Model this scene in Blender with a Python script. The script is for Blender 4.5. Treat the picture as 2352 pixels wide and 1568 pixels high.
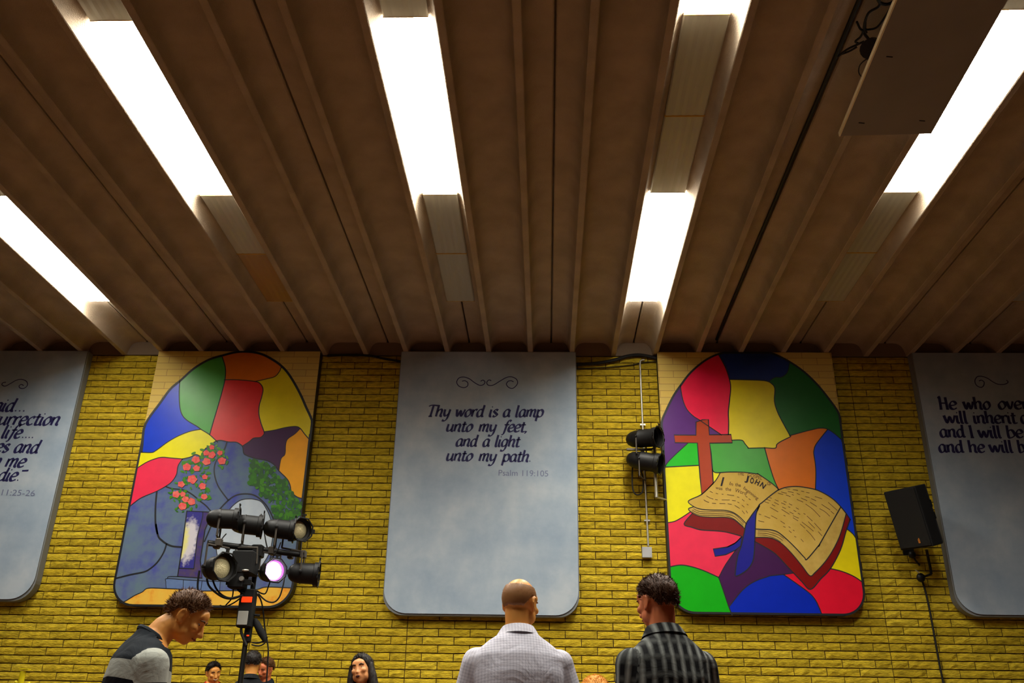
import bpy, bmesh, math, random
from math import sin, cos, pi, radians, sqrt, atan2
from mathutils import Vector, Matrix, noise
from mathutils.geometry import delaunay_2d_cdt

for o in list(bpy.data.objects): bpy.data.objects.remove(o)
scene = bpy.context.scene
col = scene.collection
V = Vector

# ------------------------------------------------------------------ camera
W_PX, H_PX = 2352, 1568
F_PX = 2049.18
CAM = V((0, 0, 1.05))
RIGHT = V((0.99924463, 0.03468454, 0.01751996))
UP = V((-0.00172519, -0.41082512, 0.91171253))
FWD = V((-0.03881997, 0.91105417, 0.4104550))
cam_data = bpy.data.cameras.new('camera')
cam = bpy.data.objects.new('camera', cam_data)
col.objects.link(cam)
mw = Matrix.Identity(4)
for r in range(3):
    mw[r][0], mw[r][1], mw[r][2], mw[r][3] = RIGHT[r], UP[r], -FWD[r], CAM[r]
cam.matrix_world = mw
cam_data.sensor_width = 36.0
cam_data.lens = F_PX / W_PX * 36.0
cam_data.clip_start = 0.05
cam_data.clip_end = 100
cam_data.dof.use_dof = False
scene.camera = cam

# ------------------------------------------------------------------ world and exposure
world = bpy.data.worlds.new('world'); scene.world = world
world.use_nodes = True
world.node_tree.nodes['Background'].inputs[0].default_value = (0.02, 0.018, 0.015, 1)
world.node_tree.nodes['Background'].inputs[1].default_value = 0.3
scene.view_settings.view_transform = 'Standard'
scene.view_settings.look = 'None'
scene.view_settings.gamma = 1
scene.view_settings.use_curve_mapping = False
scene.view_settings.exposure = 0.0
LAMP = 64.0          # radiance of a lit fluorescent lens

# ------------------------------------------------------------------ room numbers (metres)
WALL_Y = 12.0        # brick face of the far wall
RIB_Z = 6.223        # underside of the ceiling stems
SLAB_Z = 6.43        # underside of the slab between them
PITCH = 0.6047       # stem spacing
RIB_X0 = -0.2359
PANEL_Y = 11.84      # front of the painted panels
COURSE = 0.1009
BRICK = 0.4085

def ray(px, py):
    return RIGHT * ((px - W_PX / 2) / F_PX) - UP * ((py - H_PX / 2) / F_PX) + FWD
def at_y(px, py, Y):
    """the point at depth Y of the room that the photograph shows at this pixel"""
    d = ray(px, py); return CAM + d * (Y / d.y)
def at_z(px, py, Z):
    d = ray(px, py); return CAM + d * ((Z - CAM.z) / d.z)
def to_px(p):
    c = V(p) - CAM; z = c.dot(FWD)
    return (W_PX / 2 + F_PX * c.dot(RIGHT) / z, H_PX / 2 - F_PX * c.dot(UP) / z)

# ------------------------------------------------------------------ object helpers
def mesh_obj(name, verts, faces, mats=None, parent=None, smooth=False, kind=None, label=None, mi=None):
    me = bpy.data.meshes.new(name)
    me.from_pydata([tuple(v) for v in verts], [], faces)
    me.update()
    if mats:
        for m in (mats if isinstance(mats, (list, tuple)) else [mats]): me.materials.append(m)
    if mi: me.polygons.foreach_set('material_index', mi)
    if smooth: me.polygons.foreach_set('use_smooth', [True] * len(me.polygons))
    o = bpy.data.objects.new(name, me)
    col.objects.link(o)
    if parent: o.parent = parent
    if kind: o['kind'] = kind
    if label: o['label'] = label
    return o
def thing(name, label, cat, loc=(0, 0, 0), rz=0, group=None):
    o = bpy.data.objects.new(name, None); col.objects.link(o)
    o.location = loc; o.rotation_euler = (0, 0, rz)
    o.empty_display_size = 0.1
    return tag(o, label, cat, group)
def tag(o, label, cat, group=None):
    o['label'] = label; o['category'] = cat
    if group: o['group'] = group
    return o
def loc_of(o):
    return Matrix.Translation(o.location) @ o.rotation_euler.to_matrix().to_4x4()

class MB:
    """collects shapes, then links them as one mesh object"""
    def __init__(s): s.v = []; s.f = []; s.mi = []; s.cur = 0
    def add(s, vs, fs):
        n = len(s.v); s.v += [V(v) for v in vs]; s.f += [tuple(i + n for i in f) for f in fs]; s.mi += [s.cur] * len(fs)
    def box(s, c, size, rot=None, bev=0):
        x, y, z = [q / 2 for q in size]
        if bev:
            b = bev; vs = []
            for sz in (-1, 1):
                for (zz, ins) in ((z * sz, b), (sz * (z - b), 0)) if sz < 0 else ((z - b, 0), (z, b)):
                    pass
            prof = [(-z, b), (-z + b, 0), (z - b, 0), (z, b)]
            for zz, ins in prof:
                X, Y = x - ins, y - ins
                bb = b * .6
                vs += [(-X + bb, -Y, zz), (X - bb, -Y, zz), (X, -Y + bb, zz), (X, Y - bb, zz), (X - bb, Y, zz), (-X + bb, Y, zz), (-X, Y - bb, zz), (-X, -Y + bb, zz)]
            fs = []
            for k in range(3):
                for i in range(8):
                    j = (i + 1) % 8
                    fs.append((k * 8 + i, k * 8 + j, k * 8 + 8 + j, k * 8 + 8 + i))
            fs.append(tuple(range(7, -1, -1))); fs.append(tuple(range(24, 32)))
        else:
            vs = [(-x, -y, -z), (x, -y, -z), (x, y, -z), (-x, y, -z), (-x, -y, z), (x, -y, z), (x, y, z), (-x, y, z)]
            fs = [(0, 3, 2, 1), (4, 5, 6, 7), (0, 1, 5, 4), (1, 2, 6, 5), (2, 3, 7, 6), (3, 0, 4, 7)]
        c = V(c)
        vs = [((rot @ V(v)) if rot else V(v)) + c for v in vs]
        s.add(vs, fs); return s
    def tube(s, pts, r, n=8, cap=True):
        pts = [V(p) for p in pts]
        rs = r if isinstance(r, (list, tuple)) else [r] * len(pts)
        vs = []; fs = []
        up = None
        for i, p in enumerate(pts):
            t = (pts[min(i + 1, len(pts) - 1)] - pts[max(i - 1, 0)])
            t = t.normalized() if t.length > 1e-9 else V((0, 0, 1))
            if up is None: up = t.orthogonal().normalized()
            up = (up - t * up.dot(t))
            up = up.normalized() if up.length > 1e-6 else t.orthogonal().normalized()
            w = t.cross(up)
            for k in range(n):
                a = 2 * pi * k / n
                vs.append(p + (up * cos(a) + w * sin(a)) * rs[i])
        for i in range(len(pts) - 1):
            for k in range(n):
                j = (k + 1) % n
                fs.append((i * n + k, i * n + j, (i + 1) * n + j, (i + 1) * n + k))
        if cap:
            fs.append(tuple(range(n - 1, -1, -1))); fs.append(tuple((len(pts) - 1) * n + k for k in range(n)))
        s.add(vs, fs); return s
    def lathe(s, prof, origin, axis, n=20, cap=True):
        """prof: (distance along axis, radius)"""
        axis = V(axis).normalized(); u = axis.orthogonal().normalized(); w = axis.cross(u); o = V(origin)
        vs = []; fs = []
        for d, r in prof:
            for k in range(n):
                a = 2 * pi * k / n
                vs.append(o + axis * d + (u * cos(a) + w * sin(a)) * max(r, 1e-4))
        for i in range(len(prof) - 1):
            for k in range(n):
                j = (k + 1) % n
                fs.append((i * n + k, i * n + j, (i + 1) * n + j, (i + 1) * n + k))
        if cap:
            fs.append(tuple(range(n - 1, -1, -1))); fs.append(tuple((len(prof) - 1) * n + k for k in range(n)))
        s.add(vs, fs); return s
    def ellipsoid(s, c, r, rot=None, nu=16, nv=10):
        vs = []; fs = []
        for i in range(nv + 1):
            th = pi * i / nv
            for k in range(nu):
                ph = 2 * pi * k / nu
                p = V((r[0] * sin(th) * cos(ph), r[1] * sin(th) * sin(ph), r[2] * cos(th)))
                vs.append(((rot @ p) if rot else p) + V(c))
        for i in range(nv):
            for k in range(nu):
                j = (k + 1) % nu
                fs.append((i * nu + k, (i + 1) * nu + k, (i + 1) * nu + j, i * nu + j))
        s.add(vs, fs); return s
    def loft(s, rings, cap=True):
        n = len(rings[0]); vs = [p for r in rings for p in r]; fs = []
        for i in range(len(rings) - 1):
            for k in range(n):
                j = (k + 1) % n
                fs.append((i * n + k, i * n + j, (i + 1) * n + j, (i + 1) * n + k))
        if cap:
            fs.append(tuple(range(n - 1, -1, -1))); fs.append(tuple((len(rings) - 1) * n + k for k in range(n)))
        s.add(vs, fs); return s
    def build(s, name, m, parent=None, smooth=False, kind=None, label=None, bevel=0):
        vs = s.v
        o = mesh_obj(name, vs, s.f, m, parent, smooth, kind, label, s.mi if isinstance(m, (list, tuple)) else None)
        if bevel:
            md = o.modifiers.new('bevel', 'BEVEL'); md.width = bevel; md.segments = 2; md.limit_method = 'ANGLE'
        if smooth:
            me = o.data
            try: me.set_sharp_from_angle(angle=radians(40))
            except Exception: pass
        return o

def spline(pts, n=6, closed=False):
    """Catmull-Rom through the points"""
    P = [V(p) for p in pts]
    out = []
    m = len(P)
    rng = range(m if closed else m - 1)
    for i in rng:
        if closed: a, b, c, d = P[(i - 1) % m], P[i], P[(i + 1) % m], P[(i + 2) % m]
        else: a, b, c, d = P[max(i - 1, 0)], P[i], P[i + 1], P[min(i + 2, m - 1)]
        for k in range(n):
            t = k / n
            out.append(0.5 * ((2 * b) + (c - a) * t + (2 * a - 5 * b + 4 * c - d) * t * t + (3 * b - a - 3 * c + d) * t ** 3))
    if not closed: out.append(P[-1])
    return out

# ------------------------------------------------------------------ material helpers
def mat(name, color, rough=0.7, metallic=0.0, emit=None, estr=0, var=0, vscale=8, bump=0, bscale=60, spec=0.3, detail=4):
    m = bpy.data.materials.new(name); m.use_nodes = True
    nt = m.node_tree; b = nt.nodes['Principled BSDF']
    c = (*color, 1) if len(color) == 3 else color
    b.inputs['Base Color'].default_value = c
    b.inputs['Roughness'].default_value = rough
    b.inputs['Metallic'].default_value = metallic
    b.inputs['Specular IOR Level'].default_value = spec
    if emit: b.inputs['Emission Color'].default_value = (*emit, 1); b.inputs['Emission Strength'].default_value = estr
    if var or bump:
        tc = nt.nodes.new('ShaderNodeTexCoord')
    if var:
        n = nt.nodes.new('ShaderNodeTexNoise'); n.inputs['Scale'].default_value = vscale; n.inputs['Detail'].default_value = detail
        nt.links.new(tc.outputs['Object'], n.inputs['Vector'])
        r = nt.nodes.new('ShaderNodeMapRange'); r.inputs[1].default_value = 0.3; r.inputs[2].default_value = 0.7
        r.inputs[3].default_value = 1 - var; r.inputs[4].default_value = 1 + var
        nt.links.new(n.outputs['Fac'], r.inputs[0])
        mx = nt.nodes.new('ShaderNodeVectorMath'); mx.operation = 'SCALE'; mx.inputs[0].default_value = c[:3]
        nt.links.new(r.outputs[0], mx.inputs['Scale']); nt.links.new(mx.outputs[0], b.inputs['Base Color'])
    if bump:
        n2 = nt.nodes.new('ShaderNodeTexNoise'); n2.inputs['Scale'].default_value = bscale; n2.inputs['Detail'].default_value = 5
        nt.links.new(tc.outputs['Object'], n2.inputs['Vector'])
        bp = nt.nodes.new('ShaderNodeBump'); bp.inputs['Strength'].default_value = bump; bp.inputs['Distance'].default_value = 0.01
        nt.links.new(n2.outputs['Fac'], bp.inputs['Height']); nt.links.new(bp.outputs[0], b.inputs['Normal'])
    return m
def N(nt, typ, **kw):
    n = nt.nodes.new(typ)
    for k, v in kw.items():
        if k[0] == 'i' and k[1:].isdigit(): n.inputs[int(k[1:])].default_value = v
        else: setattr(n, k, v)
    return n

def brick_material():
    m = bpy.data.materials.new('split face brick'); m.use_nodes = True; nt = m.node_tree
    b = nt.nodes['Principled BSDF']; b.inputs['Roughness'].default_value = 0.85; b.inputs['Specular IOR Level'].default_value = 0.15
    oi = N(nt, 'ShaderNodeObjectInfo'); g = N(nt, 'ShaderNodeNewGeometry')
    add = N(nt, 'ShaderNodeMath', operation='ADD'); nt.links.new(oi.outputs['Random'], add.inputs[0]); nt.links.new(g.outputs['Random Per Island'], add.inputs[1])
    fr = N(nt, 'ShaderNodeMath', operation='FRACT'); nt.links.new(add.outputs[0], fr.inputs[0])
    cr = N(nt, 'ShaderNodeValToRGB'); nt.links.new(fr.outputs[0], cr.inputs[0])
    e = cr.color_ramp.elements; e[0].color = (0.49, 0.35, 0.018, 1); e[1].color = (0.65, 0.475, 0.030, 1)
    e2 = cr.color_ramp.elements.new(0.5); e2.color = (0.60, 0.42, 0.020, 1)
    n = N(nt, 'ShaderNodeTexNoise'); n.inputs['Scale'].default_value = 14; n.inputs['Detail'].default_value = 6; n.inputs['Roughness'].default_value = 0.65
    mp = N(nt, 'ShaderNodeMapping'); mp.inputs['Scale'].default_value = (0.6, 1, 2.2)
    nt.links.new(g.outputs['Position'], mp.inputs['Vector']); nt.links.new(mp.outputs[0], n.inputs['Vector'])
    mr = N(nt, 'ShaderNodeMapRange', i1=0.35, i2=0.62, i3=0.62, i4=1.18); nt.links.new(n.outputs['Fac'], mr.inputs[0])
    sc = N(nt, 'ShaderNodeVectorMath', operation='SCALE'); nt.links.new(cr.outputs[0], sc.inputs[0]); nt.links.new(mr.outputs[0], sc.inputs['Scale'])
    nt.links.new(sc.outputs[0], b.inputs['Base Color'])
    bp = N(nt, 'ShaderNodeBump'); bp.inputs['Strength'].default_value = 0.9; bp.inputs['Distance'].default_value = 0.016
    n3 = N(nt, 'ShaderNodeTexNoise'); n3.inputs['Scale'].default_value = 38; n3.inputs['Detail'].default_value = 5
    nt.links.new(mp.outputs[0], n3.inputs['Vector']); nt.links.new(n3.outputs['Fac'], bp.inputs['Height']); nt.links.new(bp.outputs[0], b.inputs['Normal'])
    return m

M = {}
M['brick'] = brick_material()
M['mortar'] = mat('mortar', (0.06, 0.032, 0.008), 0.95, var=0.2, vscale=20)
M['concrete'] = mat('painted concrete', (0.43, 0.345, 0.255), 0.9, var=0.12, vscale=3, bump=0.7, bscale=90, spec=0.1)
M['trim'] = mat('shade-darkened trim', (0.24, 0.17, 0.11), 0.9, bump=0.4, bscale=60)  # darker than the ceiling: recess shade at the wall put into the colour
M['plaster'] = mat('plaster', (0.16, 0.12, 0.07), 0.9)
M['carpet'] = mat('brown carpet', (0.110, 0.046, 0.022), 0.95, var=0.25, vscale=30, bump=0.5, bscale=400)
M['stage_wood'] = mat('stage boards', (0.12, 0.055, 0.03), 0.55, var=0.2, vscale=10)
M['black_metal'] = mat('black painted metal', (0.007, 0.0065, 0.006), 0.5, spec=0.3)
M['black_matte'] = mat('black matte', (0.008, 0.008, 0.008), 0.8)
M['black_inside'] = mat('black inside', (0.004, 0.004, 0.004), 0.9)
M['cable'] = mat('black cable', (0.010, 0.009, 0.008), 0.6)
M['steel'] = mat('galvanised steel', (0.55, 0.52, 0.45), 0.35, metallic=0.7)
M['grey_box'] = mat('grey steel box', (0.42, 0.42, 0.42), 0.5, metallic=0.3)
M['housing'] = mat('white lamp housing', (0.62, 0.58, 0.40), 0.6)
M['lens_lit'] = mat('lit diffuser', (0.9, 0.9, 0.85), 0.5, emit=(1.0, 0.975, 0.88), estr=LAMP)
M['lens_off'] = mat('unlit diffuser', (0.42, 0.42, 0.36), 0.35, spec=0.5)
M['lens_off2'] = mat('unlit amber diffuser', (0.36, 0.22, 0.07), 0.4, spec=0.5)
M['amber_strip'] = mat('amber end strip', (0.60, 0.36, 0.08), 0.5)
M['board'] = mat('hanging board', (0.27, 0.245, 0.235), 0.7, var=0.06, vscale=2)
M['board_edge_lit'] = mat('light-painted board edge', (0.92, 0.86, 0.62), 0.5)  # paler than the board: lamplight on this edge put into the colour

def lens_distribution(m):
    """a prismatic lens throws most of its light downwards, as such fixtures do"""
    nt = m.node_tree; b = nt.nodes['Principled BSDF']
    g = N(nt, 'ShaderNodeNewGeometry'); d = N(nt, 'ShaderNodeVectorMath', operation='DOT_PRODUCT')
    nt.links.new(g.outputs['Incoming'], d.inputs[0]); nt.links.new(g.outputs['Normal'], d.inputs[1])
    r = N(nt, 'ShaderNodeMapRange', interpolation_type='SMOOTHSTEP', i1=0.10, i2=0.80, i3=0.26 * LAMP, i4=1.0 * LAMP)
    nt.links.new(d.outputs['Value'], r.inputs[0]); nt.links.new(r.outputs[0], b.inputs['Emission Strength'])
lens_distribution(M['lens_lit'])

# ================================================================== room shell
XL, XR, YB = -13.0, 13.0, -7.0
MB().box(((XL + XR) / 2, (YB + WALL_Y) / 2, -0.1), (XR - XL, WALL_Y - YB, 0.2)).build('floor', M['carpet'], kind='structure')
MB().box((XL - 0.1, (YB + WALL_Y) / 2, 3.25), (0.2, WALL_Y - YB, 6.9)).build('wall_left', M['plaster'], kind='structure')
MB().box((XR + 0.1, (YB + WALL_Y) / 2, 3.25), (0.2, WALL_Y - YB, 6.9)).build('wall_right', M['plaster'], kind='structure')
MB().box((0, YB - 0.1, 3.25), (XR - XL + 0.4, 0.2, 6.9)).build('wall_back', M['plaster'], kind='structure')
MB().box((0, 10.4, 0.125), (XR - XL, 3.2, 0.25)).build('stage_platform', M['stage_wood'], kind='structure')

wall = MB().box((0, WALL_Y + 0.015 + 0.15, 3.3), (XR - XL, 0.3, 6.7)).build('wall_front', M['mortar'], kind='structure')
random.seed(5)
def brick_mesh(L, name=None, seed=0):
    """a split-face brick, its back at y=0.03 and its rough face near y=0"""
    rnd = random.Random(seed)
    nx = max(2, round(L / 0.068)); nz = 2
    hx, hz = L / 2 - 0.005, COURSE / 2 - 0.0066
    vs = []; fs = []
    for j in range(nz + 1):
        for i in range(nx + 1):
            edge = i in (0, nx) or j in (0, nz)
            y = rnd.uniform(0.002, 0.007) if edge else rnd.uniform(-0.012, 0.002)
            dx = rnd.uniform(-.2, .2) * L / nx if 0 < i < nx else rnd.uniform(-.0015, .0015)
            dz = rnd.uniform(-.006, .006) if 0 < j < nz else rnd.uniform(-.0022, .0022)
            vs.append((-hx + 2 * hx * i / nx + dx, y, -hz + 2 * hz * j / nz + dz))
    w = nx + 1
    for j in range(nz):
        for i in range(nx): fs.append((j * w + i, j * w + i + 1, (j + 1) * w + i + 1, (j + 1) * w + i))
    ring = [i for i in range(w)] + [j * w + nx for j in range(1, nz + 1)] + [nz * w + i for i in range(nx - 1, -1, -1)] + [j * w for j in range(nz - 1, 0, -1)]
    n = len(vs)
    for i in ring: x, y, z = vs[i]; vs.append((x, 0.03, z))
    for k in range(len(ring)):
        k2 = (k + 1) % len(ring)
        fs.append((ring[k2], ring[k], n + k, n + k2))
    return vs, fs
FULL = [brick_mesh(BRICK, seed=i) for i in range(14)]
HALF = [brick_mesh(BRICK / 2, seed=50 + i) for i in range(8)]
share = {}
PANELS = [(-9.25, -6.77, 2.66), (-5.70, -3.303, 2.60), (-2.107, 0.415, 2.55), (1.588, 4.062, 2.60), (5.20, 7.72, 2.63)]
def hidden(x, z):
    return any(a + 0.3 < x < b - 0.3 and z > c + 0.3 for a, b, c in PANELS)
bricks = []
JOINTS = [-1.80 + 15 * BRICK * k for k in range(-3, 4)]
for c in range(61):
    z = RIB_Z - 0.003 - COURSE * (c + 0.5)
    if z < 0.05: break
    for k in range(len(JOINTS) - 1):
        x = JOINTS[k] + 0.003
        lens = [BRICK] * 15 if c % 2 == 0 else [BRICK / 2] + [BRICK] * 14 + [BRICK / 2]
        for L in lens:
            cx = x + L / 2; x += L
            if XL + .3 < cx < XR - .3: bricks.append((cx, z, L))
def score(b):
    x, z, L = b
    px = to_px((x, WALL_Y, z))
    if not (-20 < px[0] < W_PX + 20 and -20 < px[1] < H_PX - 3) or hidden(x, z) or L < BRICK: return 1e9
    return (V((x, WALL_Y, z)) - CAM).length
order = sorted(range(len(bricks)), key=lambda i: score(bricks[i]))
single = set(i for i in order[:296] if score(bricks[i]) < 1e8)
rest = MB()
rb = random.Random(9)
full_me = []
for vs, fs in FULL:
    me = bpy.data.meshes.new('brick'); me.from_pydata(vs, [], fs); me.materials.append(M['brick']); full_me.append(me)
for i, (x, z, L) in enumerate(bricks):
    yoff = rb.uniform(-0.003, 0.003)
    if i in single:
        o = bpy.data.objects.new('brick', rb.choice(full_me)); col.objects.link(o)
        o.parent = wall; o.location = (x, WALL_Y + yoff, z)
    else:
        vs, fs = rb.choice(FULL if L == BRICK else HALF)
        rest.add([(vx + x, vy + WALL_Y + yoff, vz + z) for vx, vy, vz in vs], fs)
rest.build('brickwork', M['brick'], wall, kind='stuff')

# ------------------------------------------------------------------ ceiling: precast planks with two stems each
ceiling = MB().box((0, (YB + WALL_Y) / 2, SLAB_Z + 0.2), (XR - XL + 0.4, WALL_Y - YB + 0.4, 0.2)).build('ceiling', M['concrete'], kind='structure')
def plank_section():
    hw = PITCH - 0.010
    s = PITCH / 2
    bw, tw = 0.036, 0.075     # half width of a stem at its foot and its root
    z0, z1, zt = RIB_Z, SLAB_Z, SLAB_Z + 0.1
    pts = [(-hw, zt), (-hw, z1 + 0.012), (-hw + 0.012, z1)]
    for c in (-s, s):
        prof = [(0.028, 0.0), (0.036, 0.006), (0.044, 0.05), (0.055, 0.10), (0.070, 0.14), (0.090, 0.168), (0.118, 0.190), (0.155, 0.203), (0.195, 0.207)]
        pts += [(c - a, z0 + h) for a, h in prof[::-1]] + [(c + a, z0 + h) for a, h in prof]
    pts += [(hw - 0.012, z1), (hw, z1 + 0.012), (hw, zt)]
    return pts
sec = plank_section()
pme = None
for k in range(-11, 11):
    cx = RIB_X0 + PITCH * (0.5 + 2 * k) + PITCH      # joints lie between the planks
    if cx - PITCH < XL or cx + PITCH > XR: continue
    if pme is None:
        n = len(sec); vs = [(x, YB + 0.01, z) for x, z in sec] + [(x, WALL_Y - 0.012, z) for x, z in sec]
        fs = [(i, n + i, n + (i + 1) % n, (i + 1) % n) for i in range(n)] + [tuple(range(n)), tuple(range(2 * n - 1, n - 1, -1))]
        pme = bpy.data.meshes.new('plank'); pme.from_pydata(vs, [], fs); pme.materials.append(M['concrete'])
        pme.update(); pme.polygons.foreach_set('use_smooth', [True] * len(pme.polygons)); pme.set_sharp_from_angle(angle=radians(35))
    o = bpy.data.objects.new('plank', pme); col.objects.link(o); o.location.x = cx; o.parent = ceiling
# closure above the brickwork, between the stems
MB().box((0, WALL_Y - 0.004, (RIB_Z + SLAB_Z) / 2 + 0.002), (XR - XL, 0.012, SLAB_Z - RIB_Z)).build('trim_1', M['trim'], kind='structure')

# ------------------------------------------------------------------ fluorescent fixtures in every second-but-one channel
YS = [10.55 - 1.27 * k for k in range(0, 13)]      # module ends, from the wall towards the back
ROWS = {-13.5: 'outermost left', -9.5: 'far left', -5.5: 'left', -1.5: 'centre', 2.5: 'second right', 6.5: 'right', 10.5: 'far right'}
LIT = {-13.5: (), -9.5: (0, 1, 4), -5.5: (2, 3, 6), -1.5: (2, 3, 6), 2.5: (0, 1, 4, 5), 6.5: (2, 3), 10.5: ()}
FIX = {}
def make_fixture(lit, amber=False):
    r = thing('ceiling_light', 'fluorescent strip light', 'light')
    hw, L, zb, zt = 0.185, 1.262, 0.0, 0.047
    h = MB(); h.box((0, 0, 0.036), (0.33, L, 0.02))
    if not lit:
        for s in (-1, 1): MB().box((0, s * (L / 2 - 0.003), 0.022), (0.37, 0.007, 0.048)).build('end_strip', M['amber_strip'], r)
    h.build('housing', M['housing'], r)
    prof = [(-hw, 0.036), (-hw, 0.008), (-hw + 0.012, 0.0)] + [(x, 0.0 + 0.0025 * (i % 2)) for i, x in enumerate([-0.14, -0.105, -0.07, -0.035, 0, 0.035, 0.07, 0.105, 0.14])] + [(hw - 0.012, 0.0), (hw, 0.008), (hw, 0.036)]
    vs = [(x, y, z) for y in (-L / 2 + 0.006, L / 2 - 0.006) for x, z in prof]; n = len(prof)
    fs = [(i, n + i, n + i + 1, i + 1) for i in range(n - 1)] + [tuple(range(n)), tuple(range(2 * n - 1, n - 1, -1))]
    mesh_obj('diffuser', vs, fs, M['lens_lit'] if lit else (M['lens_off2'] if amber else M['lens_off']), r)
    return r
def copy_tree(o, parent=None):
    c = o.copy(); col.objects.link(c); c.parent = parent
    for ch in list(o.children): copy_tree(ch, c)
    return c
ORD = ['nearest the brick wall', 'second from the brick wall', 'third from the brick wall', 'fourth from the brick wall']
for ci, rn in ROWS.items():
    for k in range(12):
        lit = k in LIT[ci]; amber = (not lit and ci == -5.5 and k == 0)
        key = (lit, amber)
        if key in FIX: o = copy_tree(FIX[key])
        else: o = FIX[key] = make_fixture(lit, amber)
        o.location = (RIB_X0 + PITCH * ci, (YS[k] + YS[k + 1]) / 2, SLAB_Z - 0.047)
        st = 'glowing white' if lit else ('unlit amber-brown' if amber else 'unlit grey')
        if k < 4: lab = '%s fluorescent light in the %s ceiling row, %s' % (st, rn, ORD[k])
        else: lab = '%s fluorescent strip light in the %s ceiling row, over the seats behind' % (st, rn)
        tag(o, lab, 'light', ('lights of the %s row over the seats, %s' % (rn, 'lit' if lit else 'unlit')) if k >= 4 else 'fluorescent lights in the ceiling channels')
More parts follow.
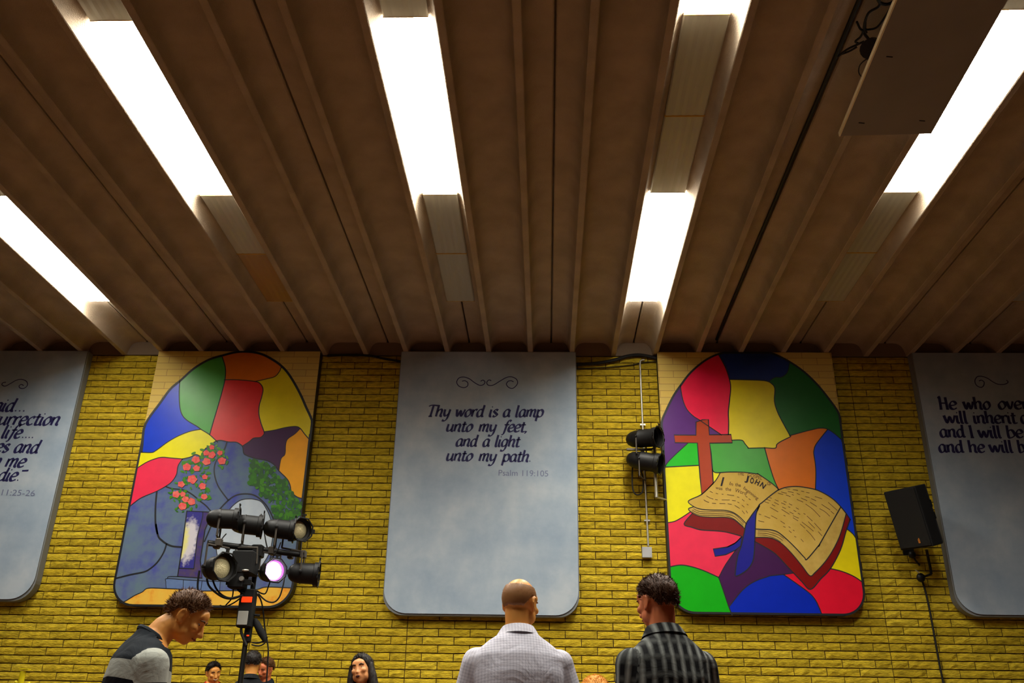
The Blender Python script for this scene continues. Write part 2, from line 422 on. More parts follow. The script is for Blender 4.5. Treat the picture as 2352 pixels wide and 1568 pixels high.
MURAL_L_LINES=[
(4.2,0,[(324.5,1038.8),(326.8,1021.9),(333.7,974.5),(368.9,923.2),(391.8,892.6),(416.3,871.9),(445.4,845.9),(480.6,825.3),(514.3,815.3),(542.9,808.4),(573.5,807.7),(601.0,813.0),(625.5,825.3),(646.9,840.6),(665.3,862.0),(686.7,898.7),(702.0,932.4),(718.1,973.0),(712.0,1014.3)]),
(1.6,0,[(413.3,873.5),(411.4,898.0),(412.5,930.1),(417.9,951.5),(430.1,965.3),(453.1,979.1),(462.2,986.0),(480.6,997.4),(497.4,1012.8),(500.5,1015.8)]),
(1.8,0,[(508.9,814.5),(517.3,842.9),(517.3,867.3),(511.2,894.9),(499.0,937.8),(489.8,968.4),(481.4,999.0)]),
(1.7,0,[(515.1,871.9),(516.8,871.9),(545.9,871.9),(585.7,875.8),(598.0,881.1),(604.1,893.4),(601.0,911.7),(595.7,930.1),(594.6,950.0),(599.5,971.4),(606.4,991.3),(605.6,997.4),(598.0,1004.3),(582.7,1005.9),(571.9,1014.3),(556.6,1024.2)]),
(1.6,0,[(584.2,876.1),(613.3,869.6),(631.6,864.3),(642.3,852.0),(646.9,839.0)]),
(1.6,0,[(605.6,991.3),(630.1,987.5),(656.1,981.4),(679.1,979.1),(689.8,983.7),(700.5,997.4),(713.5,1012.0)]),
(1.2,0,[(689.8,983.4),(677.6,995.9),(660.7,1008.2),(656.1,1021.9),(654.5,1042.9),(645.3,1053.6),(640.7,1080.4)]),
(1.8,0,[(417.7,1053.9),(436.0,1049.7),(449.8,1043.6),(462.0,1047.4),(466.6,1036.7),(472.8,1029.1),(481.9,1024.5),(494.2,1013.8),(507.6,1011.0),(524.4,1014.5),(541.2,1015.0),(550.4,1019.1),(557.3,1026.0),(559.6,1039.8),(565.7,1045.2),(587.1,1052.8),(610.1,1056.6),(628.5,1065.8),(640.7,1081.1),(659.1,1099.5),(666.0,1113.3),(669.8,1130.1),(683.6,1141.6),(698.9,1144.9)]),
(1.6,0,[(462.2,985.4),(437.8,989.8),(410.2,1000.5),(385.7,1014.3),(358.2,1034.2),(347.4,1038.8),(323.0,1038.0)]),
(1.6,0,[(313.6,1075.3),(336.5,1061.2),(354.9,1053.6),(371.7,1049.7),(391.6,1051.3),(419.9,1053.6)]),
(1.6,0,[(419.5,1053.3),(409.2,1068.9),(405.4,1088.8),(394.7,1105.6),(379.4,1117.1),(358.0,1128.6),(331.9,1139.3),(316.6,1147.7),(296.0,1164.2)]),
(3.0,0,[(360.3,1127.8),(357.2,1160.7),(357.2,1202.0),(361.8,1226.5),(357.9,1203.0),(363.3,1230.5),(372.4,1241.2),(383.2,1248.9),(396.9,1254.2),(418.4,1256.1)]),
(2.6,0,[(382.7,1248.1),(375.5,1268.8),(361.7,1290.2),(344.9,1305.5),(329.6,1313.2),(295.9,1320.1),(262.2,1328.9)]),
(2.2,0,[(380.2,1116.6),(394.7,1121.7),(420.7,1124.7),(440.6,1134.7),(459.0,1150.0),(474.3,1162.2),(489.6,1180.6)]),
(2.2,0,[(521.3,1014.5),(512.9,1036.7),(498.4,1055.1),(492.2,1073.5),(493.8,1094.9),(503.0,1119.4),(524.4,1148.8)]),
(2.4,0,[(469.2,1244.3),(492.2,1191.3),(503.0,1171.4),(524.4,1148.5),(544.3,1136.2),(568.8,1133.9),(587.1,1138.5),(605.5,1153.1),(617.8,1169.9),(626.9,1189.8),(631.5,1205.1),(629.9,1238.2),(625.3,1265.7),(614.6,1296.3),(591.6,1322.3),(567.1,1327.7),(528.9,1327.7),(490.6,1320.8)]),
(1.4,1,[(571.8,1145.1),(550.4,1149.2),(530.5,1165.3),(518.3,1183.7),(507.6,1206.6),(499.9,1229.6),(496.7,1256.5),(501.3,1284.1),(513.6,1308.6),(530.4,1323.9),(551.8,1327.7),(576.3,1322.3),(597.8,1302.4),(616.1,1274.9),(623.8,1248.9),(626.8,1218.3),(620.7,1189.2),(610.1,1165.3),(599.4,1151.5),(587.1,1146.9)]),
(2.2,2,[(429.1,1173.0),(488.1,1175.7),(470.7,1216.7),(460.0,1287.1),(464.3,1327.2),(407.7,1323.4),(418.4,1256.5)]),
(1.4,0,[(465.9,1174.5),(464.3,1191.3),(453.6,1230.5),(449.0,1271.8),(445.2,1305.5)]),
(1.4,0,[(409.9,1304.3),(445.9,1305.8)]),
(1.0,0,[(381.6,1351.1),(380.9,1336.1),(383.2,1328.2),(421.4,1330.8),(471.9,1333.8),(505.9,1334.6),(545.7,1336.1)]),
(1.0,0,[(421.1,1330.8),(420.2,1353.3)]),
(1.0,0,[(464.3,1333.1),(461.2,1355.3)]),
(1.0,0,[(505.9,1334.6),(504.4,1356.8)]),
(1.2,0,[(384.7,1327.7),(387.8,1323.9),(408.4,1323.6)]),
(1.4,0,[(273.0,1385.9),(288.3,1379.7),(308.2,1367.5),(326.5,1359.1),(340.3,1350.2),(380.1,1351.1),(421.4,1353.0),(456.6,1356.0),(460.0,1356.8),(536.5,1356.0),(567.1,1356.0),(591.6,1353.0),(613.1,1347.6),(672.8,1349.9),(683.5,1350.7)])]
MURAL_R_LINES=[
(3.6,0,[(1526.1,1075.8),(1524.5,1040.6),(1523.0,999.0),(1519.9,969.9),(1530.6,941.6),(1547.4,907.9),(1564.3,883.4),(1585.7,855.9),(1616.3,829.8),(1645.4,814.5),(1676.0,806.9),(1714.3,803.8),(1720.0,804.3),(1750.6,805.8),(1778.2,812.7),(1811.8,829.5),(1845.5,852.5),(1876.1,881.6),(1903.7,915.3),(1925.1,946.2),(1930.5,971.4),(1935.1,1014.3)]),
(1.7,0,[(1562.4,884.2),(1567.3,913.3),(1576.5,937.8),(1591.8,954.6),(1607.1,964.5),(1628.6,979.1),(1654.6,996.7),(1656.1,999.0)]),
(1.8,0,[(1650.0,813.0),(1665.3,841.3),(1674.5,867.3),(1678.3,888.8),(1676.0,916.3),(1673.0,945.4),(1673.7,971.4),(1673.0,999.0)]),
(1.8,0,[(1675.3,871.0),(1740.0,872.7),(1761.3,875.0),(1772.0,880.4),(1779.7,891.8),(1778.9,920.9),(1785.8,945.4),(1799.6,973.0),(1814.9,1000.5)]),
(1.2,0,[(1765.9,875.8),(1779.7,866.6),(1795.0,865.8),(1807.2,856.6),(1811.8,842.9),(1813.4,828.3)]),
(1.6,0,[(1812.6,1000.2),(1845.5,991.3),(1866.9,986.0),(1882.2,982.9),(1899.1,984.4),(1917.4,995.9),(1935.8,1012.0)]),
(1.6,0,[(1901.4,985.2),(1885.3,1005.1),(1873.1,1021.9),(1869.3,1034.5),(1869.3,1043.7),(1872.4,1063.6),(1873.9,1086.5),(1872.9,1124.8)]),
(1.6,0,[(1814.6,1000.8),(1814.9,1002.8),(1793.5,1013.5),(1784.3,1020.4),(1780.5,1028.8),(1756.7,1028.1),(1720.0,1028.8),(1718.9,1028.1),(1711.2,1018.9),(1703.6,1010.5),(1679.8,1010.5)]),
(1.6,0,[(1756.1,1027.6),(1756.8,1029.9),(1766.0,1063.6),(1778.3,1101.8),(1789.3,1125.6)]),
(2.0,2,[(1598.7,969.1),(1613.3,963.8),(1627.0,963.0),(1629.3,998.2),(1679.1,997.4),(1682.1,1016.6),(1630.1,1017.3),(1633.2,1040.6),(1636.3,1077.3),(1638.3,1109.5),(1611.8,1135.8),(1608.0,1095.7),(1601.8,1016.9),(1550.5,1016.1),(1548.2,998.5),(1598.7,999.0)]),
(1.4,0,[(1580.4,1016.9),(1555.9,1039.1),(1536.0,1059.0),(1526.1,1072.8)]),
(1.8,0,[(1524.5,1072.4),(1605.7,1068.2)]),
(1.7,0,[(1635.8,1077.3),(1643.9,1085.0),(1675.3,1083.5),(1709.0,1084.2),(1739.6,1088.1),(1740.0,1087.3),(1759.9,1100.3),(1776.7,1112.6),(1789.7,1124.8)]),
(1.5,0,[(1654.6,1084.5),(1644.7,1101.8),(1626.3,1121.7),(1608.0,1137.0),(1581.2,1150.1),(1591.1,1161.5),(1608.0,1168.4),(1632.4,1170.7),(1663.1,1171.5),(1683.0,1176.1),(1699.8,1187.6),(1715.1,1203.6)]),
(1.5,0,[(1592.7,1163.5),(1581.2,1168.4),(1591.1,1178.4),(1608.0,1185.3),(1635.5,1187.6),(1664.6,1187.6),(1684.5,1192.1),(1698.3,1202.9),(1710.5,1213.6)]),
(1.7,0,[(1590.8,1178.1),(1571.2,1202.9),(1589.6,1210.5),(1611.0,1216.6),(1647.8,1218.9),(1670.7,1222.0),(1702.9,1230.9)]),
(1.5,0,[(1533.7,1199.8),(1549.8,1196.7),(1566.6,1187.6),(1585.0,1175.3)]),
(1.8,0,[(1788.7,1123.6),(1770.6,1137.0),(1752.2,1152.3),(1743.1,1160.0),(1740.0,1172.2)]),
(1.8,1,[(1745.0,1160.0),(1731.9,1175.3),(1721.2,1190.6),(1713.6,1202.9),(1709.0,1224.3),(1702.1,1254.3),(1694.5,1275.7),(1689.1,1312.4),(1691.4,1322.4),(1712.9,1310.9),(1726.6,1294.1),(1732.0,1272.7),(1734.3,1228.3),(1735.8,1190.0),(1738.1,1175.3)]),
(1.6,0,[(1704.4,1231.3),(1688.4,1246.6),(1670.0,1255.8)]),
(1.6,2,[(1670.8,1255.5),(1637.9,1260.4),(1642.4,1277.2),(1666.9,1273.4),(1688.4,1263.5),(1701.4,1253.5),(1703.7,1232.9),(1688.4,1246.6)]),
(1.8,0,[(1788.2,1124.5),(1805.8,1118.7),(1828.8,1116.8),(1851.7,1119.4),(1877.8,1125.6),(1905.3,1140.1),(1923.7,1155.4),(1942.0,1176.8),(1953.5,1193.7)]),
(1.8,0,[(1931.3,1163.8),(1882.3,1250.0),(1882.4,1250.0),(1854.1,1283.4),(1848.0,1280.3),(1831.1,1261.9),(1811.2,1242.0),(1789.8,1223.7),(1773.0,1216.8),(1750.0,1215.3),(1734.7,1214.3)]),
(1.6,0,[(1733.5,1233.9),(1750.0,1233.6),(1773.0,1235.9),(1795.9,1248.2),(1818.9,1271.1),(1841.8,1298.7),(1860.2,1321.6),(1872.4,1314.0),(1895.4,1289.5),(1915.3,1258.9),(1930.6,1225.2),(1943.6,1179.1)]),
(1.8,0,[(1953.5,1192.9),(1952.0,1194.6),(1942.9,1220.6),(1930.6,1261.9),(1907.7,1304.8),(1884.7,1329.3),(1861.7,1353.0),(1841.8,1335.4),(1811.2,1303.3),(1780.6,1271.1),(1750.0,1252.0),(1732.8,1242.8)]),
(1.7,0,[(1539.1,1301.0),(1562.9,1297.1),(1585.8,1300.2),(1614.9,1309.4),(1651.6,1325.8)]),
(1.4,0,[(1650.6,1325.9),(1666.9,1295.6),(1691.4,1261.2)]),
(1.7,0,[(1650.6,1325.2),(1660.8,1353.8),(1673.1,1390.5),(1682.2,1413.5)]),
(1.5,0,[(1674.6,1392.8),(1699.1,1361.4),(1719.0,1343.1),(1741.9,1330.8),(1760.0,1324.7),(1769.9,1321.6),(1799.0,1318.6),(1823.2,1315.5)]),
(1.7,0,[(1799.3,1318.6),(1823.5,1335.4),(1857.1,1359.9),(1872.4,1376.7),(1881.6,1395.1),(1888.5,1412.7)]),
(1.6,0,[(1906.4,1305.1),(1933.7,1311.7),(1961.2,1323.2),(1982.7,1337.7)]),
(1.6,0,[(1945.1,1214.3),(1958.9,1225.8),(1968.1,1239.6)])]
MURAL_L_SEEDS=[('blue',(368.9,983.7)),('green',(453.1,907.1)),('orange',(561.2,842.9)),('red',(545.9,937.8)),('yellow',(645.4,922.4)),('yellow2',(437.8,1014.3)),('plum',(630.1,1014.3)),('amber',(679.0,1045.9)),('pink',(367.1,1084.2)),('stone',(336.5,1183.7)),('stone',(413.1,1191.3)),('stone',(451.3,1107.1)),('stone',(382.4,1122.4)),('stone',(587.1,1091.8)),('stone',(525.9,1091.8)),('stone',(326.5,1287.1)),('stone',(318.9,1333.1)),('stone',(392.3,1271.8)),('stone',(679.0,1176.0)),('band',(541.2,1143.9)),('band',(503.0,1183.7)),('pale',(571.8,1160.7)),('pale',(551.8,1241.2)),('door',(433.7,1210.6)),('doorframe',(426.0,1314.7)),('doorframe',(477.3,1199.0)),('step',(400.0,1342.2)),('step',(441.3,1345.3)),('step',(475.3,1345.3)),('step',(551.8,1345.3)),('step',(396.9,1325.7)),('sand',(357.1,1371.3)),('stone',(643.7,1271.8)),('stone',(659.0,1333.1)),('band',(505.9,1317.8))]
MURAL_R_SEEDS=[('purple',(1545.9,953.1)),('purple',(1637.8,991.3)),('rose',(1622.4,907.1)),('navy',(1750.6,838.3)),('yellow',(1714.3,937.8)),('dgreen',(1842.4,922.4)),('orange',(1842.4,1014.3)),('blue',(1908.4,1071.2)),('rust',(1620.2,1055.9)),('rust',(1613.3,966.8)),('leaf',(1571.2,1048.3)),('green',(1693.7,1055.9)),('yellow2',(1563.6,1117.1)),('yellow2',(1642.4,1092.7)),('page',(1647.8,1140.1)),('edge',(1647.8,1179.9)),('crimson',(1632.4,1202.9)),('pink',(1601.8,1231.9)),('pink',(1666.9,1281.8)),('indigo',(1715.9,1266.5)),('indigo',(1665.4,1263.5)),('page',(1816.5,1178.4)),('edge',(1931.3,1193.7)),('edge',(1750.0,1225.2)),('crimson',(1811.2,1281.8)),('crimson',(1887.8,1309.4)),('leaf2',(1596.5,1343.1)),('violet',(1673.1,1343.1)),('violet',(1780.6,1297.1)),('violet',(1693.0,1281.8)),('cobalt',(1780.6,1373.7)),('rose2',(1933.7,1358.4)),('yellow',(1949.0,1266.5)),('blue',(1957.3,1209.0)),('purple',(1528.4,1048.3))]
ROSES=[(449.8,1055.1,9.2),(429.1,1071.9,9.5),(451.3,1075.0,7.7),(474.3,1059.7,9.2),(486.5,1044.4,8.4),(473.5,1039.8,6.9),(486.5,1026.8,5.8),(441.4,1100.3,10.7),(470.5,1094.9,6.4),(416.1,1111.7,7.7),(465.1,1116.3,8.0),(404.6,1134.7,8.4),(419.9,1134.7,6.4),(426.1,1146.2,8.0),(439.8,1151.5,8.9),(419.2,1162.2,9.2),(468.9,1140.1,7.3),(505.3,1039.8,6.1),(509.8,1058.2,8.9)]
IVY=[(571.8,1053.6),(587.1,1056.6),(610.1,1061.2),(626.9,1070.4),(639.2,1085.7),(656.0,1102.6),(665.2,1122.4),(683.6,1146.9),(692.0,1153.1),(689.7,1195.9),(633.1,1191.3),(623.9,1165.3),(614.7,1145.4),(596.3,1136.2),(588.7,1119.4),(571.8,1111.7),(574.9,1091.8)]

# ================================================================== painted panels
def panel_outline(x0, x1, z0, z1, r, n=10):
    pts = [(x0, z1)]
    pts += [(x0 + r - r * cos(pi / 2 * k / n), z0 + r - r * sin(pi / 2 * k / n)) for k in range(n + 1)]
    pts += [(x1 - r + r * sin(pi / 2 * k / n), z0 + r - r * cos(pi / 2 * k / n)) for k in range(n + 1)]
    pts += [(x1, z1)]
    return pts
def slab(outline, y0, y1):
    n = len(outline)
    vs = [(x, y0, z) for x, z in outline] + [(x, y1, z) for x, z in outline]
    fs = [tuple(range(n)), tuple(range(2 * n - 1, n - 1, -1))] + [(i, n + i, n + (i + 1) % n, (i + 1) % n) for i in range(n)]
    return vs, fs
def ribbon(mb, pts, hw, y, closed=False):
    """flat painted line on the panel face; pts are (x, z), hw a number or one per point"""
    P = [V((p[0], p[1])) for p in pts]; n = len(P)
    if n < 2: return
    hws = hw if isinstance(hw, list) else [hw] * n
    vs = []
    for i in range(n):
        a = P[(i - 1) % n] if closed or i > 0 else P[i]
        b = P[(i + 1) % n] if closed or i < n - 1 else P[i]
        t = b - a
        if t.length < 1e-9: t = V((1, 0))
        t.normalize(); q = V((-t.y, t.x)) * hws[i]
        vs += [(P[i].x + q.x, y, P[i].y + q.y), (P[i].x - q.x, y, P[i].y - q.y)]
    fs = []
    for i in range(n if closed else n - 1):
        j = (i + 1) % n
        fs.append((2 * i, 2 * i + 1, 2 * j + 1, 2 * j))
    mb.add(vs, fs)
def px_xz(px, py, Y=PANEL_Y):
    p = at_y(px, py, Y); return (p.x, p.z)
PXM = 2049.0 / 12.7     # about this many pixels a metre on the panels

def paint(name, color, var=0.05, vs=6, rough=0.33):
    return mat(name, color, rough, var=var, vscale=vs, spec=0.28)
def mottled(name, c1, c2, scale=3.0, rough=0.55, c3=None):
    m = bpy.data.materials.new(name); m.use_nodes = True; nt = m.node_tree; b = nt.nodes['Principled BSDF']
    b.inputs['Roughness'].default_value = rough; b.inputs['Specular IOR Level'].default_value = 0.1
    tc = N(nt, 'ShaderNodeTexCoord'); n = N(nt, 'ShaderNodeTexNoise'); n.inputs['Scale'].default_value = scale; n.inputs['Detail'].default_value = 5; n.inputs['Roughness'].default_value = 0.6
    nt.links.new(tc.outputs['Object'], n.inputs['Vector'])
    cr = N(nt, 'ShaderNodeValToRGB'); nt.links.new(n.outputs['Fac'], cr.inputs[0])
    e = cr.color_ramp.elements; e[0].position = 0.32; e[0].color = (*c1, 1); e[1].position = 0.66; e[1].color = (*c2, 1)
    if c3: q = cr.color_ramp.elements.new(0.5); q.color = (*c3, 1)
    nt.links.new(cr.outputs[0], b.inputs['Base Color'])
    return m
def painted_brick():
    m = bpy.data.materials.new('painted brick'); m.use_nodes = True; nt = m.node_tree; b = nt.nodes['Principled BSDF']
    b.inputs['Roughness'].default_value = 0.7
    tc = N(nt, 'ShaderNodeTexCoord'); sp = N(nt, 'ShaderNodeSeparateXYZ'); cb = N(nt, 'ShaderNodeCombineXYZ')
    nt.links.new(tc.outputs['Object'], sp.inputs[0]); nt.links.new(sp.outputs[0], cb.inputs[0]); nt.links.new(sp.outputs[2], cb.inputs[1])
    br = N(nt, 'ShaderNodeTexBrick'); br.inputs['Scale'].default_value = 1.0
    br.inputs['Brick Width'].default_value = BRICK; br.inputs['Row Height'].default_value = COURSE; br.inputs['Mortar Size'].default_value = 0.005
    br.inputs['Mortar Smooth'].default_value = 0.6
    br.inputs['Color1'].default_value = (0.62, 0.44, 0.10, 1); br.inputs['Color2'].default_value = (0.70, 0.48, 0.09, 1); br.inputs['Mortar'].default_value = (0.36, 0.20, 0.05, 1)
    nt.links.new(cb.outputs[0], br.inputs['Vector']); nt.links.new(br.outputs['Color'], b.inputs['Base Color'])
    return m
PAINT = {
 'blue': paint('blue paint', (0.004, 0.045, 0.60)), 'green': paint('green paint', (0.06, 0.38, 0.04)), 'orange': paint('orange paint', (0.72, 0.17, 0.006)),
 'red': paint('red paint', (0.75, 0.02, 0.02)), 'yellow': paint('yellow paint', (0.80, 0.66, 0.003)), 'yellow2': paint('bright yellow paint', (0.84, 0.76, 0.003)),
 'plum': paint('plum paint', (0.055, 0.015, 0.07)), 'amber': paint('amber paint', (0.92, 0.40, 0.002)), 'pink': paint('pink paint', (0.85, 0.03, 0.085)),
 'stone': mottled('stone blue paint', (0.075, 0.085, 0.36), (0.13, 0.20, 0.25), 3.2, c3=(0.115, 0.16, 0.28)),
 'band': mottled('violet shadow paint', (0.055, 0.035, 0.26), (0.09, 0.06, 0.10), 6), 'pale': mottled('pale stone paint', (0.42, 0.50, 0.60), (0.55, 0.62, 0.68), 3),
 'door': None, 'doorframe': mottled('door frame paint', (0.045, 0.03, 0.24), (0.10, 0.07, 0.10), 9), 'step': mottled('step paint', (0.10, 0.15, 0.35), (0.15, 0.24, 0.42), 4),
 'sand': mottled('sand paint', (0.80, 0.26, 0.02), (0.85, 0.52, 0.07), 5, c3=(0.85, 0.48, 0.06)),
 'purple': paint('purple paint', (0.10, 0.02, 0.18)), 'rose': paint('rose red paint', (0.85, 0.012, 0.06)), 'navy': paint('navy paint', (0.003, 0.022, 0.17)),
 'dgreen': paint('deep green paint', (0.008, 0.125, 0.014)), 'rust': paint('rust paint', (0.40, 0.045, 0.008)), 'leaf': paint('leaf green paint', (0.015, 0.50, 0.015)),
 'leaf2': paint('grass green paint', (0.006, 0.42, 0.006)), 'page': mottled('page paint', (0.56, 0.36, 0.06), (0.66, 0.44, 0.10), 3), 'edge': mottled('page edge paint', (0.50, 0.33, 0.07), (0.62, 0.42, 0.10), 8),
 'crimson': paint('dark crimson paint', (0.21, 0.004, 0.003)), 'indigo': paint('indigo paint', (0.012, 0.012, 0.26)), 'violet': paint('violet paint', (0.055, 0.008, 0.075)),
 'cobalt': paint('cobalt paint', (0.001, 0.02, 0.46)), 'rose2': paint('rose paint', (0.75, 0.006, 0.03)),
}
def door_glow(ox=-4.5015, oz=2.60):
    m = bpy.data.materials.new('door light paint'); m.use_nodes = True; nt = m.node_tree; b = nt.nodes['Principled BSDF']
    b.inputs['Roughness'].default_value = 0.6
    tc = N(nt, 'ShaderNodeTexCoord')
    c = px_xz(432, 1238); c = (c[0] - ox, c[1] - oz)
    def fac(cx, cz, sx, sz):
        mp = N(nt, 'ShaderNodeMapping'); mp.vector_type = 'POINT'
        mp.inputs['Location'].default_value = (-cx / sx, 0, -cz / sz); mp.inputs['Scale'].default_value = (1 / sx, 0, 1 / sz)
        nt.links.new(tc.outputs['Object'], mp.inputs['Vector'])
        ln = N(nt, 'ShaderNodeVectorMath', operation='LENGTH'); nt.links.new(mp.outputs[0], ln.inputs[0])
        n = N(nt, 'ShaderNodeTexNoise'); n.inputs['Scale'].default_value = 22; nt.links.new(tc.outputs['Object'], n.inputs['Vector'])
        a = N(nt, 'ShaderNodeMath', operation='MULTIPLY_ADD'); a.inputs[1].default_value = 0.8; nt.links.new(n.outputs['Fac'], a.inputs[0]); nt.links.new(ln.outputs['Value'], a.inputs[2])
        r = N(nt, 'ShaderNodeMapRange', i1=1.05, i2=1.5, i3=1.0, i4=0.0); nt.links.new(a.outputs[0], r.inputs[0]); return r.outputs[0]
    f1 = fac(c[0] + 0.01, c[1] - 0.02, 0.135, 0.30); f2 = fac(c[0] - 0.075, c[1] - 0.03, 0.085, 0.25)
    m1 = N(nt, 'ShaderNodeMix', data_type='RGBA'); m1.inputs[6].default_value = (0.012, 0.008, 0.22, 1); m1.inputs[7].default_value = (0.66, 0.62, 0.66, 1); nt.links.new(f1, m1.inputs[0])
    m2 = N(nt, 'ShaderNodeMix', data_type='RGBA'); m2.inputs[7].default_value = (0.80, 0.76, 0.25, 1); nt.links.new(m1.outputs[2], m2.inputs[6]); nt.links.new(f2, m2.inputs[0])
    nt.links.new(m2.outputs[2], b.inputs['Base Color'])
    return m
PAINT['door'] = door_glow()
M['paint_black'] = mat('black paint', (0.008, 0.008, 0.010), 0.5, spec=0.4)
M['painted_brick'] = painted_brick()

def cells(lines, seeds, edge):
    """cut the plane along the drawn lines and collect the cell around each seed"""
    vs = []; es = []
    for w, closed, pts in lines:
        P = [V(p) for p in pts]
        if closed == 2: sp = P; cl = True
        elif closed == 1: sp = spline(P, 4, True); cl = True
        else:
            sp = spline(P, 4); cl = False
            a = (sp[0] - sp[1]).normalized() * 5; z = (sp[-1] - sp[-2]).normalized() * 5
            sp = [sp[0] + a] + sp + [sp[-1] + z]
        n0 = len(vs); vs += [V((p.x, -p.y)) for p in sp]
        es += [(n0 + i, n0 + i + 1) for i in range(len(sp) - 1)]
        if cl: es.append((n0 + len(sp) - 1, n0))
    xs = [v.x for v in vs]; ys = [v.y for v in vs]
    n0 = len(vs)
    vs += [V((p[0], -p[1])) for p in edge]
    es += [(n0 + i, n0 + (i + 1) % len(edge)) for i in range(len(edge))]
    ov, oe, of, a1, orig_e, a3 = delaunay_2d_cdt(vs, es, [], 0, 0.05)
    wallset = set()
    for e, oo in zip(oe, orig_e):
        if len(oo): wallset.add((min(e), max(e)))
    adj = {}
    for fi, f in enumerate(of):
        for i in range(3):
            e = (min(f[i], f[(i + 1) % 3]), max(f[i], f[(i + 1) % 3])); adj.setdefault(e, []).append(fi)
    def inside(f, p):
        s = [(ov[f[(i + 1) % 3]] - ov[f[i]]).cross(p - ov[f[i]]) for i in range(3)]
        return all(q >= -1e-6 for q in s) or all(q <= 1e-6 for q in s)
    done = {}; out = []
    for key, sp in seeds:
        p = V((sp[0], -sp[1]))
        st = next((fi for fi, f in enumerate(of) if inside(f, p)), None)
        if st is None or st in done: continue
        stack = [st]; got = []; done[st] = 1
        while stack:
            fi = stack.pop(); got.append(fi); f = of[fi]
            for i in range(3):
                e = (min(f[i], f[(i + 1) % 3]), max(f[i], f[(i + 1) % 3]))
                if e in wallset: continue
                for g in adj[e]:
                    if g not in done: done[g] = 1; stack.append(g)
        out.append((key, [[(ov[i].x, -ov[i].y) for i in of[fi]] for fi in got]))
    return out

def mural(name, label, x0, x1, z0, lines, seeds, names):
    r = thing(name, label, 'mural', ((x0 + x1) / 2, PANEL_Y, z0))
    inv = V(r.location)
    vs, fs = slab(panel_outline(x0, x1, z0, RIB_Z - 0.004, 0.30), PANEL_Y, WALL_Y - 0.012)
    mi = [0, 1] + [1] * (len(fs) - 2)
    # the top corners' sides are brick coloured too, the rest of the edge is black
    panel = mesh_obj('panel', [V(v) - inv for v in vs], fs, [M['painted_brick'], M['paint_black']], r, mi=mi)
    edge = [to_px((x, PANEL_Y - 0.002, z)) for x, z in panel_outline(x0 + 0.004, x1 - 0.004, z0 + 0.004, RIB_Z - 0.008, 0.30)]
    for key, tris in cells(lines, seeds, edge):
        idx = {}; pv = []; pf = []
        for t in tris:
            f = []
            for p in t:
                k = (round(p[0], 3), round(p[1], 3))
                if k not in idx:
                    idx[k] = len(pv); q = at_y(p[0], p[1], PANEL_Y - 0.002)
                    pv.append(q - inv)
                f.append(idx[k])
            pf.append(f)
        me_o = mesh_obj(names.get(key, 'painted_pane'), pv, pf, PAINT[key], r, label=PLAB.get(key))
    mb = MB()
    for w, closed, pts in lines:
        P = [V(p) for p in pts]
        sp = P if closed == 2 else spline(P, 5, closed == 1)
        ribbon(mb, [(min(max(q[0], x0 + .002), x1 - .002), min(q[1], RIB_Z - .01)) for q in (px_xz(p.x, p.y, PANEL_Y - 0.004) for p in sp)], w * 1.3 / PXM / 2, PANEL_Y - 0.004, closed > 0)
    # black margin round the lower edge
    o = panel_outline(x0, x1, z0, 4.95, 0.30)
    ribbon(mb, [(x + (0.012 if x < (x0 + x1) / 2 else -0.012), z + 0.004) for x, z in o], 0.014, PANEL_Y - 0.0045)
    mb.v = [v - inv for v in mb.v]
    mb.build('black_outline', M['paint_black'], r)
    return r
PLAB = {'blue': 'blue painted pane', 'green': 'green painted pane', 'orange': 'orange painted pane', 'red': 'red painted pane', 'yellow': 'yellow painted pane', 'yellow2': 'bright yellow painted pane',
 'plum': 'dark plum painted pane', 'amber': 'amber painted pane', 'pink': 'pink painted pane', 'stone': 'mottled blue-grey painted rock', 'band': 'violet painted shadow', 'pale': 'pale painted round stone',
 'door': 'dark blue painted doorway with white light', 'doorframe': 'violet-brown painted door frame', 'step': 'painted blue step', 'sand': 'sandy yellow painted ground', 'purple': 'purple painted pane',
 'rose': 'rose red painted pane', 'navy': 'navy painted pane', 'dgreen': 'deep green painted pane', 'rust': 'rust red painted cross', 'leaf': 'bright green painted pane', 'leaf2': 'grass green painted pane',
 'page': 'tan painted page', 'edge': 'painted page edges', 'crimson': 'dark red painted book cover', 'indigo': 'indigo painted ribbon', 'violet': 'dark violet painted pane', 'cobalt': 'cobalt blue painted pane', 'rose2': 'crimson pink painted pane'}
NAMES = {'stone': 'painted_rock', 'band': 'painted_shadow', 'pale': 'painted_round_stone', 'door': 'painted_doorway', 'doorframe': 'painted_door_frame', 'step': 'painted_step', 'sand': 'painted_ground',
 'rust': 'painted_cross', 'page': 'painted_page', 'edge': 'painted_page_edge', 'crimson': 'painted_book_cover', 'indigo': 'painted_ribbon'}
muL = mural('mural_panel', 'arched stained-glass style mural of an open tomb with pink roses', -5.70, -3.303, 2.60, MURAL_L_LINES, MURAL_L_SEEDS, NAMES)
muR = mural('mural_panel', 'arched stained-glass style mural of a red cross and open book', 1.588, 4.062, 2.60, MURAL_R_LINES, MURAL_R_SEEDS, NAMES)

